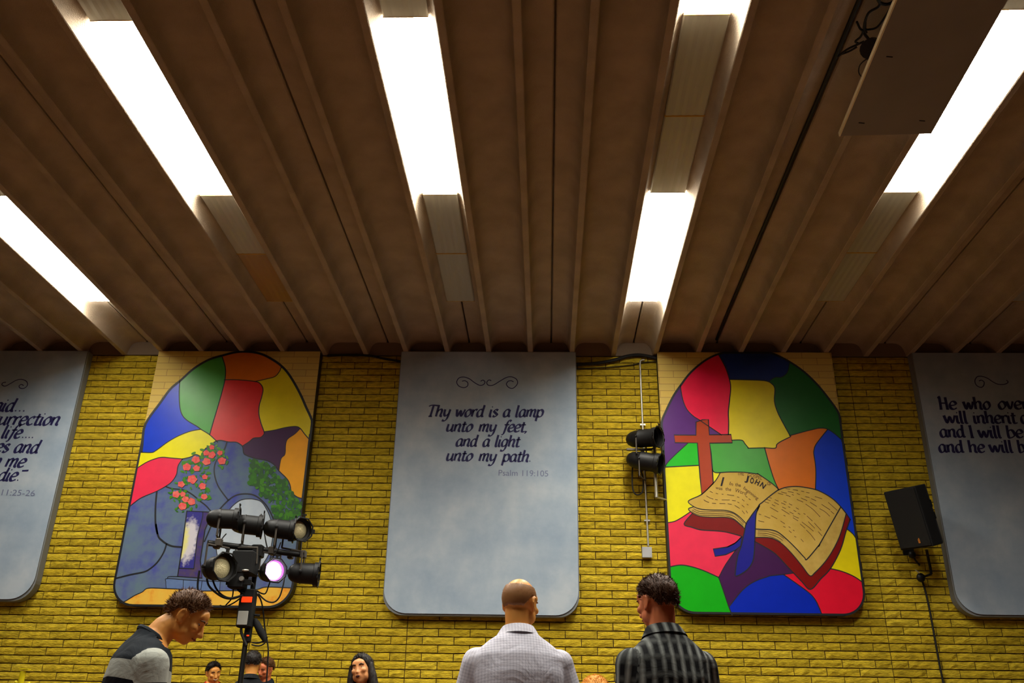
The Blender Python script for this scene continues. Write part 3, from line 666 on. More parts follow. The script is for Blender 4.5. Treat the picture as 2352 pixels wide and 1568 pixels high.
# roses and leaves painted on the tomb mural
M['rose_paint'] = mottled('rose paint petals', (0.80, 0.06, 0.08), (0.80, 0.20, 0.15), 25)
M['leaf_a'] = paint('leaf paint', (0.035, 0.17, 0.012)); M['leaf_b'] = paint('light leaf paint', (0.06, 0.24, 0.012)); M['leaf_c'] = paint('dark leaf paint', (0.03, 0.11, 0.025))
inv = V(muL.location); rr = random.Random(3)
def blob(mb, px, py, r, y, wob=0.15, n=14, asp=1.0, ang=0):
    pts = []
    ph = rr.uniform(0, 6)
    for k in range(n):
        a = 2 * pi * k / n; q = r * (1 + wob * sin(5 * a + ph) * 0.7 + rr.uniform(-wob, wob) * 0.5)
        dx, dy = q * cos(a), q * sin(a) * asp
        pts.append((px + dx * cos(ang) - dy * sin(ang), py + dx * sin(ang) + dy * cos(ang)))
    mb.add([at_y(x, yy, y) - inv for x, yy in pts], [tuple(range(n))])
lv = [MB(), MB(), MB()]
kz = 0
for (x, y, r) in ROSES:
    for k in range(9):
        a = rr.uniform(0, 6.28); d = r * rr.uniform(0.9, 2.0); kz += 1
        blob(lv[rr.randrange(2)], x + d * cos(a), y + d * sin(a), rr.uniform(3, 6), PANEL_Y - 0.0046 - 0.00002 * kz, 0.1, 8, 0.5, rr.uniform(0, 3))
def in_poly(x, y, poly):
    c = False; j = len(poly) - 1
    for i in range(len(poly)):
        xi, yi = poly[i]; xj, yj = poly[j]
        if (yi > y) != (yj > y) and x < (xj - xi) * (y - yi) / (yj - yi) + xi: c = not c
        j = i
    return c
bx = [p[0] for p in IVY]; by = [p[1] for p in IVY]; cnt = 0
while cnt < 420:
    x = rr.uniform(min(bx), max(bx)); y = rr.uniform(min(by), max(by))
    if in_poly(x, y, IVY):
        cnt += 1; kz += 1
        blob(lv[rr.choice((0, 2, 2, 1))], x, y, rr.uniform(3, 6.5), PANEL_Y - 0.0046 - 0.000008 * kz, 0.2, 7, rr.uniform(0.5, 1), rr.uniform(0, 3))
for mb, m in zip(lv, ('leaf_a', 'leaf_b', 'leaf_c')): mb.build('painted_leaves', M[m], muL, kind='stuff')
for (x, y, r) in ROSES:
    mb = MB(); kz += 1; blob(mb, x, y, r, PANEL_Y - 0.0095, 0.16, 18, 0.9)
    mb.build('painted_rose', M['rose_paint'], muL)

# ------------------------------------------------------------------ lettering drawn with a broad pen
GL = {
 'a': (.86, [[(.64,.93),(.34,1.0),(.1,.62),(.14,.12),(.38,.0),(.64,.32)], [(.68,1.0),(.65,.2),(.86,.03)]]),
 'b': (.82, [[(.14,1.62),(.1,.15),(.35,0),(.68,.3),(.62,.85),(.36,1),(.13,.72)]]),
 'c': (.72, [[(.64,.84),(.42,1),(.12,.7),(.1,.25),(.35,0),(.64,.16)]]),
 'd': (.88, [[(.64,.93),(.34,1.0),(.1,.62),(.14,.12),(.38,.0),(.64,.32)], [(.70,1.62),(.65,.2),(.88,.03)]]),
 'e': (.74, [[(.14,.5),(.4,.52),(.64,.68),(.55,.96),(.3,1),(.08,.6),(.12,.15),(.38,0),(.66,.18)]]),
 'f': (.62, [[(.8,1.45),(.6,1.6),(.42,1.3),(.3,.3),(.2,-.3),(.0,-.45)], [(.1,.97),(.68,1.0)]]),
 'g': (.86, [[(.64,.93),(.34,1.0),(.1,.62),(.14,.14),(.38,.04),(.64,.34)], [(.7,1),(.6,-.2),(.36,-.6),(.05,-.52)]]),
 'h': (.86, [[(.12,1.62),(.1,.0)], [(.12,.62),(.4,1),(.64,.82),(.6,.15),(.8,.0)]]),
 'i': (.36, [[(.12,1),(.1,.15),(.3,0)], [(.12,1.34),(.22,1.38)]]),
 'l': (.36, [[(.12,1.62),(.1,.15),(.3,0)]]),
 'm': (1.2, [[(.12,1),(.1,0)], [(.12,.62),(.36,1),(.54,.82),(.5,0)], [(.54,.62),(.8,1),(.98,.82),(.95,.15),(1.14,0)]]),
 'n': (.86, [[(.12,1),(.1,0)], [(.12,.62),(.4,1),(.64,.82),(.6,.15),(.8,.0)]]),
 'o': (.78, [[(.38,1),(.1,.6),(.14,.12),(.38,0),(.66,.38),(.62,.86),(.38,1)]]),
 'p': (.82, [[(.12,1.05),(.08,-.6)], [(.12,.66),(.42,1),(.7,.72),(.64,.15),(.36,0),(.12,.16)]]),
 'r': (.6, [[(.12,1),(.1,0)], [(.12,.58),(.36,.98),(.6,.9)]]),
 's': (.64, [[(.56,.86),(.32,1),(.13,.76),(.35,.5),(.56,.25),(.34,0),(.08,.12)]]),
 't': (.56, [[(.26,1.36),(.2,.2),(.36,0),(.56,.08)], [(.0,.98),(.52,1.0)]]),
 'u': (.88, [[(.12,1),(.1,.28),(.3,.02),(.62,.34)], [(.68,1),(.65,.15),(.84,0)]]),
 'v': (.7, [[(.06,1),(.3,.02),(.64,1)]]),
 'w': (1.08, [[(.06,1),(.27,.02),(.52,.86),(.72,.02),(1.02,1)]]),
 'y': (.84, [[(.12,1),(.14,.36),(.35,.08),(.65,.42)], [(.72,1),(.6,-.2),(.36,-.6),(.05,-.5)]]),
 'T': (.98, [[(-.05,1.42),(.3,1.58),(.98,1.52)], [(.48,1.5),(.42,.0)], [(.2,.02),(.62,.02)]]),
 'H': (.92, [[(.0,1.45),(.16,1.55),(.14,.0)], [(.7,1.58),(.72,.0)], [(.1,.8),(.76,.8)], [(.0,.02),(.26,.02)], [(.6,.02),(.86,.02)]]),
 'I': (.4, [[(.16,1.6),(.18,.0)], [(.0,1.52),(.3,1.58)], [(.02,.02),(.36,.02)]]),
 '.': (.3, [[(.08,.06),(.18,.1)]]), ',': (.3, [[(.14,.12),(.12,-.05),(.02,-.24)]]),
 '"': (.5, [[(.1,1.6),(.06,1.35)], [(.3,1.6),(.26,1.35)]]),
}
def letter_word(mb, word, p0, p1, xh, inv, slant=0.2, pen=0.19, y=PANEL_Y - 0.003, gap=0.0):
    """p0, p1: baseline start and end (x, z) on the panel; xh the x-height in metres"""
    adv = sum(GL[c][0] + gap for c in word)
    d = V((p1[0] - p0[0], p1[1] - p0[1])); sx = d.length / adv; ux = d.normalized(); uz = V((-ux.y, ux.x))
    nib = V((cos(radians(28)), sin(radians(28)))) * pen * xh * 1.0
    cx = 0
    for c in word:
        a, strokes = GL[c]
        for st in strokes:
            pts = spline([(q[0], q[1]) for q in st], 5) if len(st) > 2 else [V(q) for q in st]
            W = []
            for q in pts:
                X = (cx + q[0]) * sx + q[1] * xh * slant; Z = q[1] * xh
                W.append(V((p0[0], p0[1])) + ux * X + uz * Z)
            hw = []
            for i in range(len(W)):
                t = W[min(i + 1, len(W) - 1)] - W[max(i - 1, 0)]
                t = t.normalized() if t.length > 0 else V((1, 0))
                hw.append(max(abs(nib.cross(t)), 0.075 * xh))
            # a little overshoot so that the ends are square
            n0 = len(mb.v)
            ribbon(mb, W, hw, y)
            mb.v[n0:] = [v - inv for v in mb.v[n0:]]
        cx += a + gap
M['ink'] = mat('navy lettering paint', (0.018, 0.016, 0.085), 0.6)
M['ink_thin'] = mat('faint blue lettering paint', (0.17, 0.19, 0.30), 0.6)
M['ink_brown'] = mat('brown ink paint', (0.10, 0.05, 0.02), 0.6); M['ink_dark'] = mat('black ink paint', (0.02, 0.015, 0.02), 0.6)
M['banner'] = mottled('mottled blue-grey paint', (0.29, 0.37, 0.46), (0.46, 0.52, 0.57), 1.6, c3=(0.37, 0.445, 0.52))
M['banner_side'] = mat('grey banner side', (0.20, 0.21, 0.21), 0.7)
def banner(label, x0, x1, z0):
    r = thing('banner_panel', label, 'banner', ((x0 + x1) / 2, PANEL_Y, z0)); inv = V(r.location)
    vs, fs = slab(panel_outline(x0, x1, z0, RIB_Z - 0.004, 0.30), PANEL_Y, PANEL_Y + 0.02)
    mesh_obj('panel', [V(v) - inv for v in vs], fs, [M['banner'], M['banner_side']], r, mi=[0] + [1] * (len(fs) - 1))
    vs, fs = slab(panel_outline(x0 - 0.012, x1 + 0.012, z0 - 0.02, RIB_Z - 0.004, 0.27), PANEL_Y + 0.02, WALL_Y - 0.012)
    mesh_obj('backing_frame', [V(v) - inv for v in vs], fs, M['banner_side'], r)
    return r, inv
def write(parent, inv, rows, xh_px, name='lettering', m='ink', **kw):
    for word, ax, ay, bx_, by_ in rows:
        mb = MB()
        p0 = px_xz(ax, ay, PANEL_Y - 0.003); p1 = px_xz(bx_, by_, PANEL_Y - 0.003)
        xh = px_xz(ax, ay - xh_px)[1] - p0[1]
        letter_word(mb, word, p0, p1, xh, inv, **kw)
        mb.build(name, M[m], parent, label='painted word ' + word if word[0].isalpha() else None)
def line_words(text, x0, x1, y0, y1, space=.55):
    """split a line into words with their share of the width"""
    ws = text.split(' '); A = [sum(GL[c][0] for c in w) for w in ws]; T = sum(A) + space * (len(ws) - 1)
    out = []; c = 0
    for w, a in zip(ws, A):
        f0, f1 = c / T, (c + a) / T
        out.append((w, x0 + (x1 - x0) * f0, y0 + (y1 - y0) * f0, x0 + (x1 - x0) * f1, y0 + (y1 - y0) * f1)); c += a + space
    return out
def sc(ox, oy, s, pts): return [(ox + x / s, oy + y / s) for x, y in pts]
def scroll(parent, inv, curves, w=2.0):
    mb = MB()
    for c in curves:
        ribbon(mb, [px_xz(p.x, p.y, PANEL_Y - 0.003) for p in spline(c, 6)], w / PXM / 2, PANEL_Y - 0.003)
    mb.v = [v - inv for v in mb.v]
    mb.build('scroll_ornament', M['ink'], parent)
def small_text(parent, inv, txt, p0, p1, h, name='lettering', m='ink_thin', bold=0.0, y=PANEL_Y - 0.003, shear=0):
    """plain sans lettering laid between two points of the panel"""
    cu = bpy.data.curves.new('text', 'FONT'); cu.body = txt; cu.size = 1.0; cu.offset = bold; cu.shear = shear
    to = bpy.data.objects.new('text', cu); col.objects.link(to)
    dg = bpy.context.evaluated_depsgraph_get(); me = bpy.data.meshes.new_from_object(to.evaluated_get(dg))
    bpy.data.objects.remove(to)
    xs = [v.co.x for v in me.vertices]; w = max(xs) - min(xs); mnx = min(xs)
    d = V((p1[0] - p0[0], p1[1] - p0[1])); ux = d.normalized(); uz = V((-ux.y, ux.x)); s = d.length / w
    vs = []
    for v in me.vertices:
        q = V(p0) + ux * (v.co.x - mnx) * s + uz * v.co.y * h / 0.72
        vs.append(V((q.x, y, q.y)) - inv)
    fs = [tuple(p.vertices) for p in me.polygons]
    bpy.data.meshes.remove(me)
    return mesh_obj(name, vs, fs, M[m], parent)

b1, i1 = banner('blue-grey banner panel lettered Thy word is a lamp, between the two murals', -2.107, 0.415, 2.55)
write(b1, i1, line_words('Thy word is a lamp', 980, 1247, 956, 957, .62) + line_words('unto my feet,', 1024, 1211, 990, 991.5, .75)
      + line_words('and a light', 1046, 1193, 1024, 1025.5, .65) + line_words('unto my path.', 1024, 1220, 1057, 1060, .75), 16.2)
small_text(b1, i1, 'Psalm 119:105', px_xz(1145, 1092), px_xz(1259, 1094), 0.085, name='verse_reference')
F1 = (960, 840, 5.806)
scroll(b1, i1, [sc(*F1, [(588,205),(625,198),(662,222),(660,268),(610,290),(545,268),(517,215),(550,160),(620,150),(690,175),(750,220),(820,258),(872,250),(893,215),(868,190),(835,205)]),
                sc(*F1, [(978,198),(945,188),(918,222),(940,258),(1005,255),(1090,205),(1180,155),(1250,147),(1315,180),(1325,240),(1270,297),(1215,290),(1180,248),(1200,208),(1240,198),(1275,212)])])
b2, i2 = banner('blue-grey banner panel lettered resurrection and life, cut off at the far left', -9.29, -6.77, 2.66)
F2 = (0, 850, 5.06)
write(b2, i2, [('said', -32, 943, 30, 944.5)] + [('...', 31, 944.5, 59, 945)] + [('resurrection', -52, 974.5, 134, 976)] + [('life', 2, 1005, 46, 1006), ('....', 48, 1005.5, 78, 1006)]
      + [('lives', -46, 1037, 17, 1038.5), ('and', 30, 1038.5, 86, 1040)] + [('in', -22, 1071, -2, 1071.5), ('me', 10, 1071.5, 55, 1072.5)] + [('die', -8, 1103, 36, 1104), ('.', 37, 1104, 44, 1104)], 18.5)
mbq = MB(); q0 = px_xz(51, 1081); ribbon(mbq, [(q0[0], q0[1]), (q0[0] + 0.09, q0[1] + 0.006)], 0.012, PANEL_Y - 0.003); mbq.v = [v - i2 for v in mbq.v]; mbq.build('quotation_mark', M['ink'], b2)
small_text(b2, i2, '11:25-26', px_xz(3, 1137), px_xz(79, 1139), 0.085, name='verse_reference')
scroll(b2, i2, [sc(*F2, [(70,140),(35,145),(22,168),(60,185),(125,152),(190,116),(250,106),(308,130),(318,175),(280,210),(235,208),(222,182),(248,165),(275,178)])])
b3, i3 = banner('blue-grey banner panel lettered He who over, in shade at the far right', 5.20, 7.72, 2.63)
F3 = (2120, 850, 7.466)
def w3(word, a, b, y): return (word, 2120 + a / 7.466, 850 + y / 7.466, 2120 + b / 7.466, 850 + y / 7.466)
write(b3, i3, [w3('He', 285, 600, 668), w3('who', 705, 1175, 668), w3('over', 1300, 1830, 664), w3('will', 370, 790, 905), w3('inherit', 880, 1625, 908), w3('a', 1690, 1810, 908),
               w3('and', 300, 735, 1145), w3('I', 815, 885, 1155), w3('will', 960, 1365, 1155), w3('be', 1455, 1740, 1155), w3('and', 280, 712, 1405), w3('he', 800, 1080, 1408), w3('will', 1150, 1565, 1405), w3('b', 1650, 1770, 1405)], 17.3, slant=0.0)
scroll(b3, i3, [sc(*F3, [(960,185),(1000,170),(1048,205),(1035,270),(985,293),(915,255),(890,180),(930,112),(1010,105),(1110,140),(1200,200),(1290,240),(1400,240),(1460,205),(1430,170)])])

# writing on the painted book
iR = V(muR.location); YB_ = PANEL_Y - 0.0045
def book_px(ox, oy, pts): return [(ox + x / 6.5333, oy + y / 6.5333) for x, y in pts]
def I_(x, y): return px_xz(1510 + x / 6.5333, 1010 + y / 6.5333, YB_)
def J_(x, y): return px_xz(1740 + x / 6.5333, 1010 + y / 6.5333, YB_)
for ch, a, b, h in [('THE', (1200, 530), (1300, 535), .05), ('GOSPEL', (1350, 545), (1570, 600), .05), ('OF', (1640, 665), (1690, 695), .05)]:
    small_text(muR, iR, ch, I_(*a), I_(*b), h, m='ink_brown', y=YB_)
for ch, a, b in [('J', (1310, 605), (1360, 620)), ('O', (1385, 640), (1440, 655)), ('H', (1455, 655), (1510, 685)), ('N', (1530, 690), (1590, 735))]:
    small_text(muR, iR, ch, I_(*a), I_(*b), .075, m='ink_dark', bold=0.03, y=YB_)
small_text(muR, iR, '1', I_(945, 685), I_(1000, 692), .125, m='ink_dark', bold=0.02, y=YB_, shear=0.2)
for ch, a, b, h in [('In', (1080, 675), (1130, 690), .05), ('the', (1165, 690), (1250, 705), .05), ('beginning', (1285, 730), (1500, 900), .045), ('was', (870, 735), (975, 752), .045), ('the', (1020, 755), (1105, 768), .05), ('Word', (1160, 775), (1330, 830), .055)]:
    small_text(muR, iR, ch, I_(*a), I_(*b), h, m='ink_brown', y=YB_)
mb = MB()
DASH = [('I', [(785,768),(830,790)]), ('I', [(875,800),(910,808)]), ('I', [(965,812),(990,816)]), ('I', [(1045,820),(1150,835)]), ('I', [(1195,852),(1230,865)]), ('I', [(1270,890),(1305,918)]), ('I', [(1320,840),(1350,860)]), ('I', [(1370,880),(1400,900)]),
 ('I', [(735,838),(790,870),(840,886)]), ('I', [(865,893),(905,900)]), ('I', [(965,900),(1085,900)]), ('I', [(1120,905),(1175,912)]), ('I', [(1200,930),(1230,945)]), ('I', [(1265,975),(1305,1008)]), ('I', [(1340,960),(1365,980)]),
 ('I', [(695,897),(735,922),(775,937)]), ('I', [(820,948),(880,953)]), ('I', [(930,953),(1020,955)]), ('I', [(1055,957),(1115,965)]), ('I', [(1160,980),(1235,1028)]), ('I', [(1330,1060),(1355,1100)]), ('I', [(1270,1060),(1310,1110)]),
 ('J', [(530,745),(605,755)]), ('J', [(420,730),(490,738)]), ('J', [(655,765),(700,775)]), ('J', [(730,785),(780,795)]), ('J', [(860,848),(970,882)]), ('J', [(455,770),(540,790)]), ('J', [(590,802),(635,820)]), ('J', [(715,848),(780,865)]), ('J', [(805,880),(880,912)]), ('J', [(355,780),(440,800)]), ('J', [(515,818),(545,828)]),
 ('J', [(650,870),(745,910)]), ('J', [(790,935),(890,998)]), ('J', [(960,965),(1090,1050)]), ('J', [(1060,935),(1200,1060)]), ('J', [(305,797),(385,818)]), ('J', [(425,822),(495,852)]), ('J', [(590,892),(685,932)]), ('J', [(720,960),(830,1040),(940,1155)]), ('J', [(930,1030),(1010,1075),(1085,1145)]), ('J', [(1100,1070),(1150,1110)]),
 ('J', [(180,865),(215,875)]), ('J', [(260,895),(315,920)]), ('J', [(390,918),(435,937)]), ('J', [(470,955),(520,980)]), ('J', [(575,1015),(620,1042)]), ('J', [(690,1100),(720,1118)]), ('J', [(135,890),(195,912)]), ('J', [(250,935),(320,970)]), ('J', [(355,942),(420,970)]), ('J', [(460,1000),(490,1015)]), ('J', [(540,1055),(580,1075)]), ('J', [(740,1140),(825,1218)]),
 ('J', [(105,925),(170,948)]), ('J', [(215,968),(265,993)]), ('J', [(370,1005),(425,1030)]), ('J', [(480,1078),(540,1110)]), ('J', [(605,1095),(640,1118)]), ('J', [(850,1245),(955,1358)]), ('J', [(190,1010),(310,1080)]), ('J', [(360,1040),(480,1115)]), ('J', [(530,1135),(620,1175)]), ('J', [(665,1230),(770,1310),(840,1370)]), ('J', [(760,1225),(860,1325)]),
 ('J', [(20,1112),(55,1120)]), ('J', [(105,1140),(190,1175)]), ('J', [(205,1135),(295,1183)]), ('J', [(530,1165),(610,1215)]), ('J', [(640,1260),(715,1325)]), ('J', [(345,1215),(410,1258)]), ('J', [(10,1210),(100,1232)]), ('J', [(465,1300),(495,1318)]), ('J', [(530,1350),(555,1365)]), ('J', [(730,1350),(800,1420),(865,1508)]), ('J', [(910,1375),(970,1440)]), ('J', [(470,1360),(510,1392)]), ('J', [(550,1445),(580,1458)]), ('J', [(650,1485),(690,1530)]), ('J', [(390,1130),(420,1142)]), ('J', [(385,1295),(420,1312)]),
 ('J', [(0,1365),(140,1372),(300,1418),(400,1480)]), ('J', [(0,1395),(130,1402),(280,1445),(380,1510)]), ('J', [(0,1425),(120,1430),(260,1475),(350,1530)]), ('I', [(540,1030),(650,1075),(900,1075),(1080,1085),(1180,1130),(1300,1250)]), ('I', [(520,1050),(640,1100),(900,1105),(1060,1115),(1170,1160),(1290,1275)]), ('I', [(510,1070),(630,1125),(880,1132),(1040,1140),(1160,1190),(1290,1300)])]
for t, pts in DASH:
    fn = I_ if t == 'I' else J_
    sp = spline(pts, 4) if len(pts) > 2 else [V(p) for p in pts]
    ribbon(mb, [fn(p.x, p.y) for p in sp], 0.0034, YB_)
mb.v = [v - iR for v in mb.v]
mb.build('page_writing', M['ink_brown'], muR, kind='stuff')

# ================================================================== things on the far wall
def P_(px, py, Y): return at_y(px, py, Y)
def pts_y(pts, Y): return [at_y(x, y, Y) for x, y in pts]
def tube_thing(name, label, cat, pts, r, m='cable', n=8, sub=6, base=None):
    P = [V(p) for p in pts]
    base = V(base) if base else P[0]
    o = MB().tube([p - base for p in (spline(P, sub) if len(P) > 2 else P)], r, n).build(name, M[m], smooth=True)
    o.location = base
    return tag(o, label, cat)
WF = WALL_Y - 0.012      # just proud of the bricks
tube_thing('cable', 'black cable sagging along the wall top between left mural and centre banner', 'cable', pts_y([(752, 817), (800, 815), (850, 817), (885, 824), (921, 830)], WF - 0.03), 0.018)
tube_thing('cable', 'thick black cable along the wall top right of the centre banner', 'cable', pts_y([(1322, 837), (1370, 834), (1410, 827), (1440, 818), (1470, 815), (1507, 822)], WF - 0.04), 0.026)
tube_thing('cable', 'thin black cable hanging under the thick one beside the right mural', 'cable', pts_y([(1322, 847), (1400, 843), (1450, 838), (1480, 832), (1507, 830)], WF - 0.010), 0.007)
# metal conduit with its two boxes
r = thing('conduit', 'thin galvanised conduit running down the brick wall behind the spotlights', 'pipe', at_y(1470, 835, WF - 0.02)); inv = V(r.location)
mb = MB(); mb.tube([V(p) - inv for p in spline(pts_y([(1480, 826), (1472, 828), (1470, 836)], WF - 0.02), 5) + pts_y([(1476, 975), (1481, 1090), (1489, 1254)], WF - 0.02)], 0.014, 10)
mb.build('pipe', M['steel'], r, smooth=True)
for py, px in ((975, 1476.2), (1195, 1486.2)):
    p = at_y(px, py, WF - 0.018) - inv; MB().box(p, (0.075, 0.022, 0.02)).build('pipe_clip', M['steel'], r)
jb = thing('junction_box', 'small grey steel box at the foot of the wall conduit', 'electrical box', at_y(1485.5, 1269, WF - 0.035)); 
MB().box((0, 0, 0), (0.125, 0.07, 0.135), bev=0.006).build('box_body', M['grey_box'], jb)
MB().box((0, -0.038, 0), (0.128, 0.006, 0.138), bev=0.002).build('cover_plate', M['grey_box'], jb)
for sx, sz in ((-1, 1), (1, -1)): MB().ellipsoid((sx * 0.045, -0.042, sz * 0.05), (0.006, 0.004, 0.006), nu=8, nv=5).build('screw', M['steel'], jb)
# grey upright pipe with two arms to the mural edge
r = thing('pipe_bracket', 'upright grey pipe with two short arms beside the right mural', 'bracket', at_y(1504, 1140, 11.72)); inv = V(r.location)
a1, a2 = at_y(1501, 985, 11.72), at_y(1508, 1142, 11.72)
MB().tube([a1 - inv, a2 - inv], 0.024, 12).build('upright', M['steel'], r, smooth=True)
for a in (a1, a2): MB().tube([a - inv, V((1.62, 11.86, a.z)) - inv], 0.014, 10).build('arm', M['steel'], r, smooth=True)

def par_can(name, label, pos, direction, r, L, parent_cat='stage light', lit=None, group=None, flare=1.12, yoke_up=True, lens=True):
    """a parabolic can: rounded back, long barrel, wider front ring with a gel frame, yoke and lamp"""
    t = thing(name, label, parent_cat, pos, 0, group)
    d = V(direction).normalized(); o = V((0, 0, 0)) - d * L * 0.45
    prof = [(0, 0.02), (0.004, r * 0.35), (L * 0.06, r * 0.62), (L * 0.16, r * 0.84), (L * 0.3, r * 0.95), (L * 0.42, r), (L * 0.43, r * 1.03), (L * 0.46, r * 1.03), (L * 0.47, r), (L * 0.86, r), (L * 0.88, r * flare), (L, r * flare)]
    inner = [(L, r * flare * 0.97), (L * 0.9, r * flare * 0.96), (L * 0.88, r * 0.93), (L * (0.62 if lens else 0.45), r * 0.9)]
    MB().lathe(prof + inner, o, d, 28, cap=False).build('housing', M['black_metal'], t, smooth=True)
    # lamp
    fm = M['lamp_lit'] if lit else M['lamp_glass']
    if lit: MB().lathe([(L * 0.905, r * 0.90), (L * 0.95, r * 1.04)], o, d, 28, cap=False).build('halo_ring', M['halo_purple'], t, smooth=True)  # glowing ring added for the purple halo round the lit lamp
    q = L * ((0.93 if lit else 0.90) if lens else 0.6)
    MB().lathe([(q, 1e-4), (q - 0.004, r * 0.3), (q - 0.012, r * 0.62), (q - 0.03, r * 0.93), (q - 0.05, r * 0.92)][::-1], o, d, 24, cap=False).build('lamp', fm if lens else M['black_inside'], t, smooth=True)
    # gel frame with its ears
    u = d.cross(V((0, 0, 1))); u = u.normalized() if u.length > .1 else V((1, 0, 0)); w = u.cross(d).normalized()
    rot = Matrix((u, d, w)).transposed()
    e = MB(); R_ = r * flare
    for k in range(8):
        a0, a1_ = pi / 4 * k + pi / 8, pi / 4 * (k + 1) + pi / 8
        p0 = (u * cos(a0) + w * sin(a0)) * R_ * 1.1; p1 = (u * cos(a1_) + w * sin(a1_)) * R_ * 1.1
        e.tube([o + d * (L + 0.008) + p0, o + d * (L + 0.008) + p1], 0.008, 6)
    e.box(o + d * (L + 0.004) + w * R_ * 1.2, (0.022, 0.01, 0.035), rot); e.box(o + d * (L + 0.004) + w * R_ * 1.34, (0.045, 0.012, 0.012), rot)
    e.box(o + d * (L + 0.004) + u * R_ * 1.15, (0.03, 0.01, 0.04), rot); e.box(o + d * (L + 0.004) - u * R_ * 1.15, (0.03, 0.01, 0.04), rot)
    e.build('gel_frame', M['black_metal'], t)
    # yoke
    s = 1 if yoke_up else -1; H = r * 1.95
    y = MB(); c0 = o + d * L * 0.45
    for sg in (-1, 1):
        y.tube([c0 + u * sg * (r + 0.008), c0 + u * sg * (r + 0.012) + V((0, 0, -s * H))], 0.009, 6)
    y.tube([c0 + u * (r + 0.012) + V((0, 0, -s * H)), c0 - u * (r + 0.012) + V((0, 0, -s * H))], 0.009, 6)
    y.build('yoke', M['grey_yoke'], t)
    for sg in (-1, 1): MB().lathe([(0, 0.016), (0.02, 0.016), (0.024, 0.008)], c0 + u * sg * (r + 0.008), u * sg, 10).build('yoke_knob', M['black_metal'], t, smooth=True)
    return t
M['halo_purple'] = mat('purple halo glow', (0.3, 0.05, 0.4), 0.4, emit=(0.75, 0.12, 1.0), estr=1.6)  # halo of the lit lamp, painted as emission
M['lamp_lit'] = mat('lit lamp', (1, 1, 1), 0.4, emit=(0.95, 0.82, 1.0), estr=14)
M['lamp_glass'] = mat('dimpled lamp glass', (0.75, 0.66, 0.36), 0.35, bump=0.8, bscale=120, spec=0.6)
M['grey_yoke'] = mat('worn dark steel', (0.10, 0.085, 0.07), 0.5, metallic=0.5)
par_can('wall_spotlight', 'upper black can spotlight mounted on the wall left of the cross mural', at_y(1472, 1007, 11.62), (0.80, -0.58, -0.10), 0.122, 0.48, 'spotlight', lens=False)
par_can('wall_spotlight', 'lower black can spotlight mounted on the wall left of the cross mural', at_y(1474, 1058, 11.62), (0.88, -0.36, -0.26), 0.122, 0.47, 'spotlight', lens=False)
# bracket behind the two wall spots
r = thing('spotlight_bracket', 'dark steel bracket carrying the two wall spotlights', 'bracket', at_y(1485, 1032, 11.7)); inv = V(r.location)
mb = MB(); c = at_y(1468, 1032, 11.66)
mb.box(c - inv, (0.34, 0.04, 0.025)); mb.box(c - inv + V((0.05, 0.16, 0)), (0.04, 0.32, 0.03)); mb.build('arm', M['grey_yoke'], r)
MB().box(c - inv + V((0.05, 0.325, 0)), (0.10, 0.012, 0.14)).build('wall_plate', M['grey_yoke'], r)
mb = MB(); mb.tube([at_y(1500, 1030, 11.70) - inv, c + V((0.1, 0, 0)) - inv], 0.012, 8); mb.build('cross_arm', M['grey_yoke'], r)
tube_thing('cable', 'black cable looping down below the two wall spotlights', 'cable', pts_y([(1453, 1070), (1452, 1105), (1455, 1128), (1464, 1136), (1476, 1128), (1477, 1100), (1471, 1078)], 11.75), 0.010)

# wall speaker
sp = thing('wall_speaker', 'black loudspeaker cabinet tilted down on the brick wall', 'speaker', at_y(2104, 1186, 11.45))
tilt = Matrix.Rotation(radians(-60), 3, 'Z') @ Matrix.Rotation(radians(16), 3, 'X') @ Matrix.Rotation(radians(3), 3, 'Y')
W2, H2, D2 = 0.24, 0.375, 0.17
out = [(-W2, -D2), (W2, -D2), (W2 * 1.0, 0.02), (W2 * 0.62, D2), (-W2 * 0.62, D2), (-W2, 0.02)]
vs = [tilt @ V((x, y, z)) for z in (-H2, H2) for x, y in out]; n = 6
fs = [tuple(range(n - 1, -1, -1)), tuple(range(n, 2 * n))] + [(i, (i + 1) % n, n + (i + 1) % n, n + i) for i in range(n)]
cb = mesh_obj('cabinet', vs, fs, M['black_matte'], sp); md = cb.modifiers.new('bevel', 'BEVEL'); md.width = 0.012; md.segments = 2
M['grille'] = mat('speaker grille', (0.010, 0.010, 0.010), 0.6, bump=1.0, bscale=300)
MB().box(tilt @ V((0, -D2 - 0.006, 0)), (W2 * 1.86, 0.014, H2 * 1.9), tilt, bev=0.004).build('grille', M['grille'], sp)
M['logo_amber'] = mat('amber logo', (0.45, 0.16, 0.02), 0.5)
lg = MB(); c0 = tilt @ V((0.075, -D2 - 0.014, -0.29))
lg.box(c0, (0.026, 0.003, 0.05), tilt); lg.box(c0 + tilt @ V((0.004, -0.001, 0.032)), (0.012, 0.003, 0.012), tilt)
lg.build('badge', M['logo_amber'], sp)
for zz in (0.13, -0.02): MB().box(tilt @ V((W2 + 0.004, 0.03, zz)), (0.008, 0.03, 0.09), tilt).build('handle_slot', M['black_inside'], sp)
br = MB(); c1 = at_y(2107, 1186, 11.50)
br.box((0.02, 0.20, -0.30), (0.05, 0.34, 0.04)); br.box((0.02, 0.12, -0.22), (0.05, 0.04, 0.2)); br.build('mounting_arm', M['black_metal'], sp)
MB().box((0.02, 0.475, -0.30), (0.14, 0.02, 0.2)).build('wall_plate', M['black_metal'], sp)
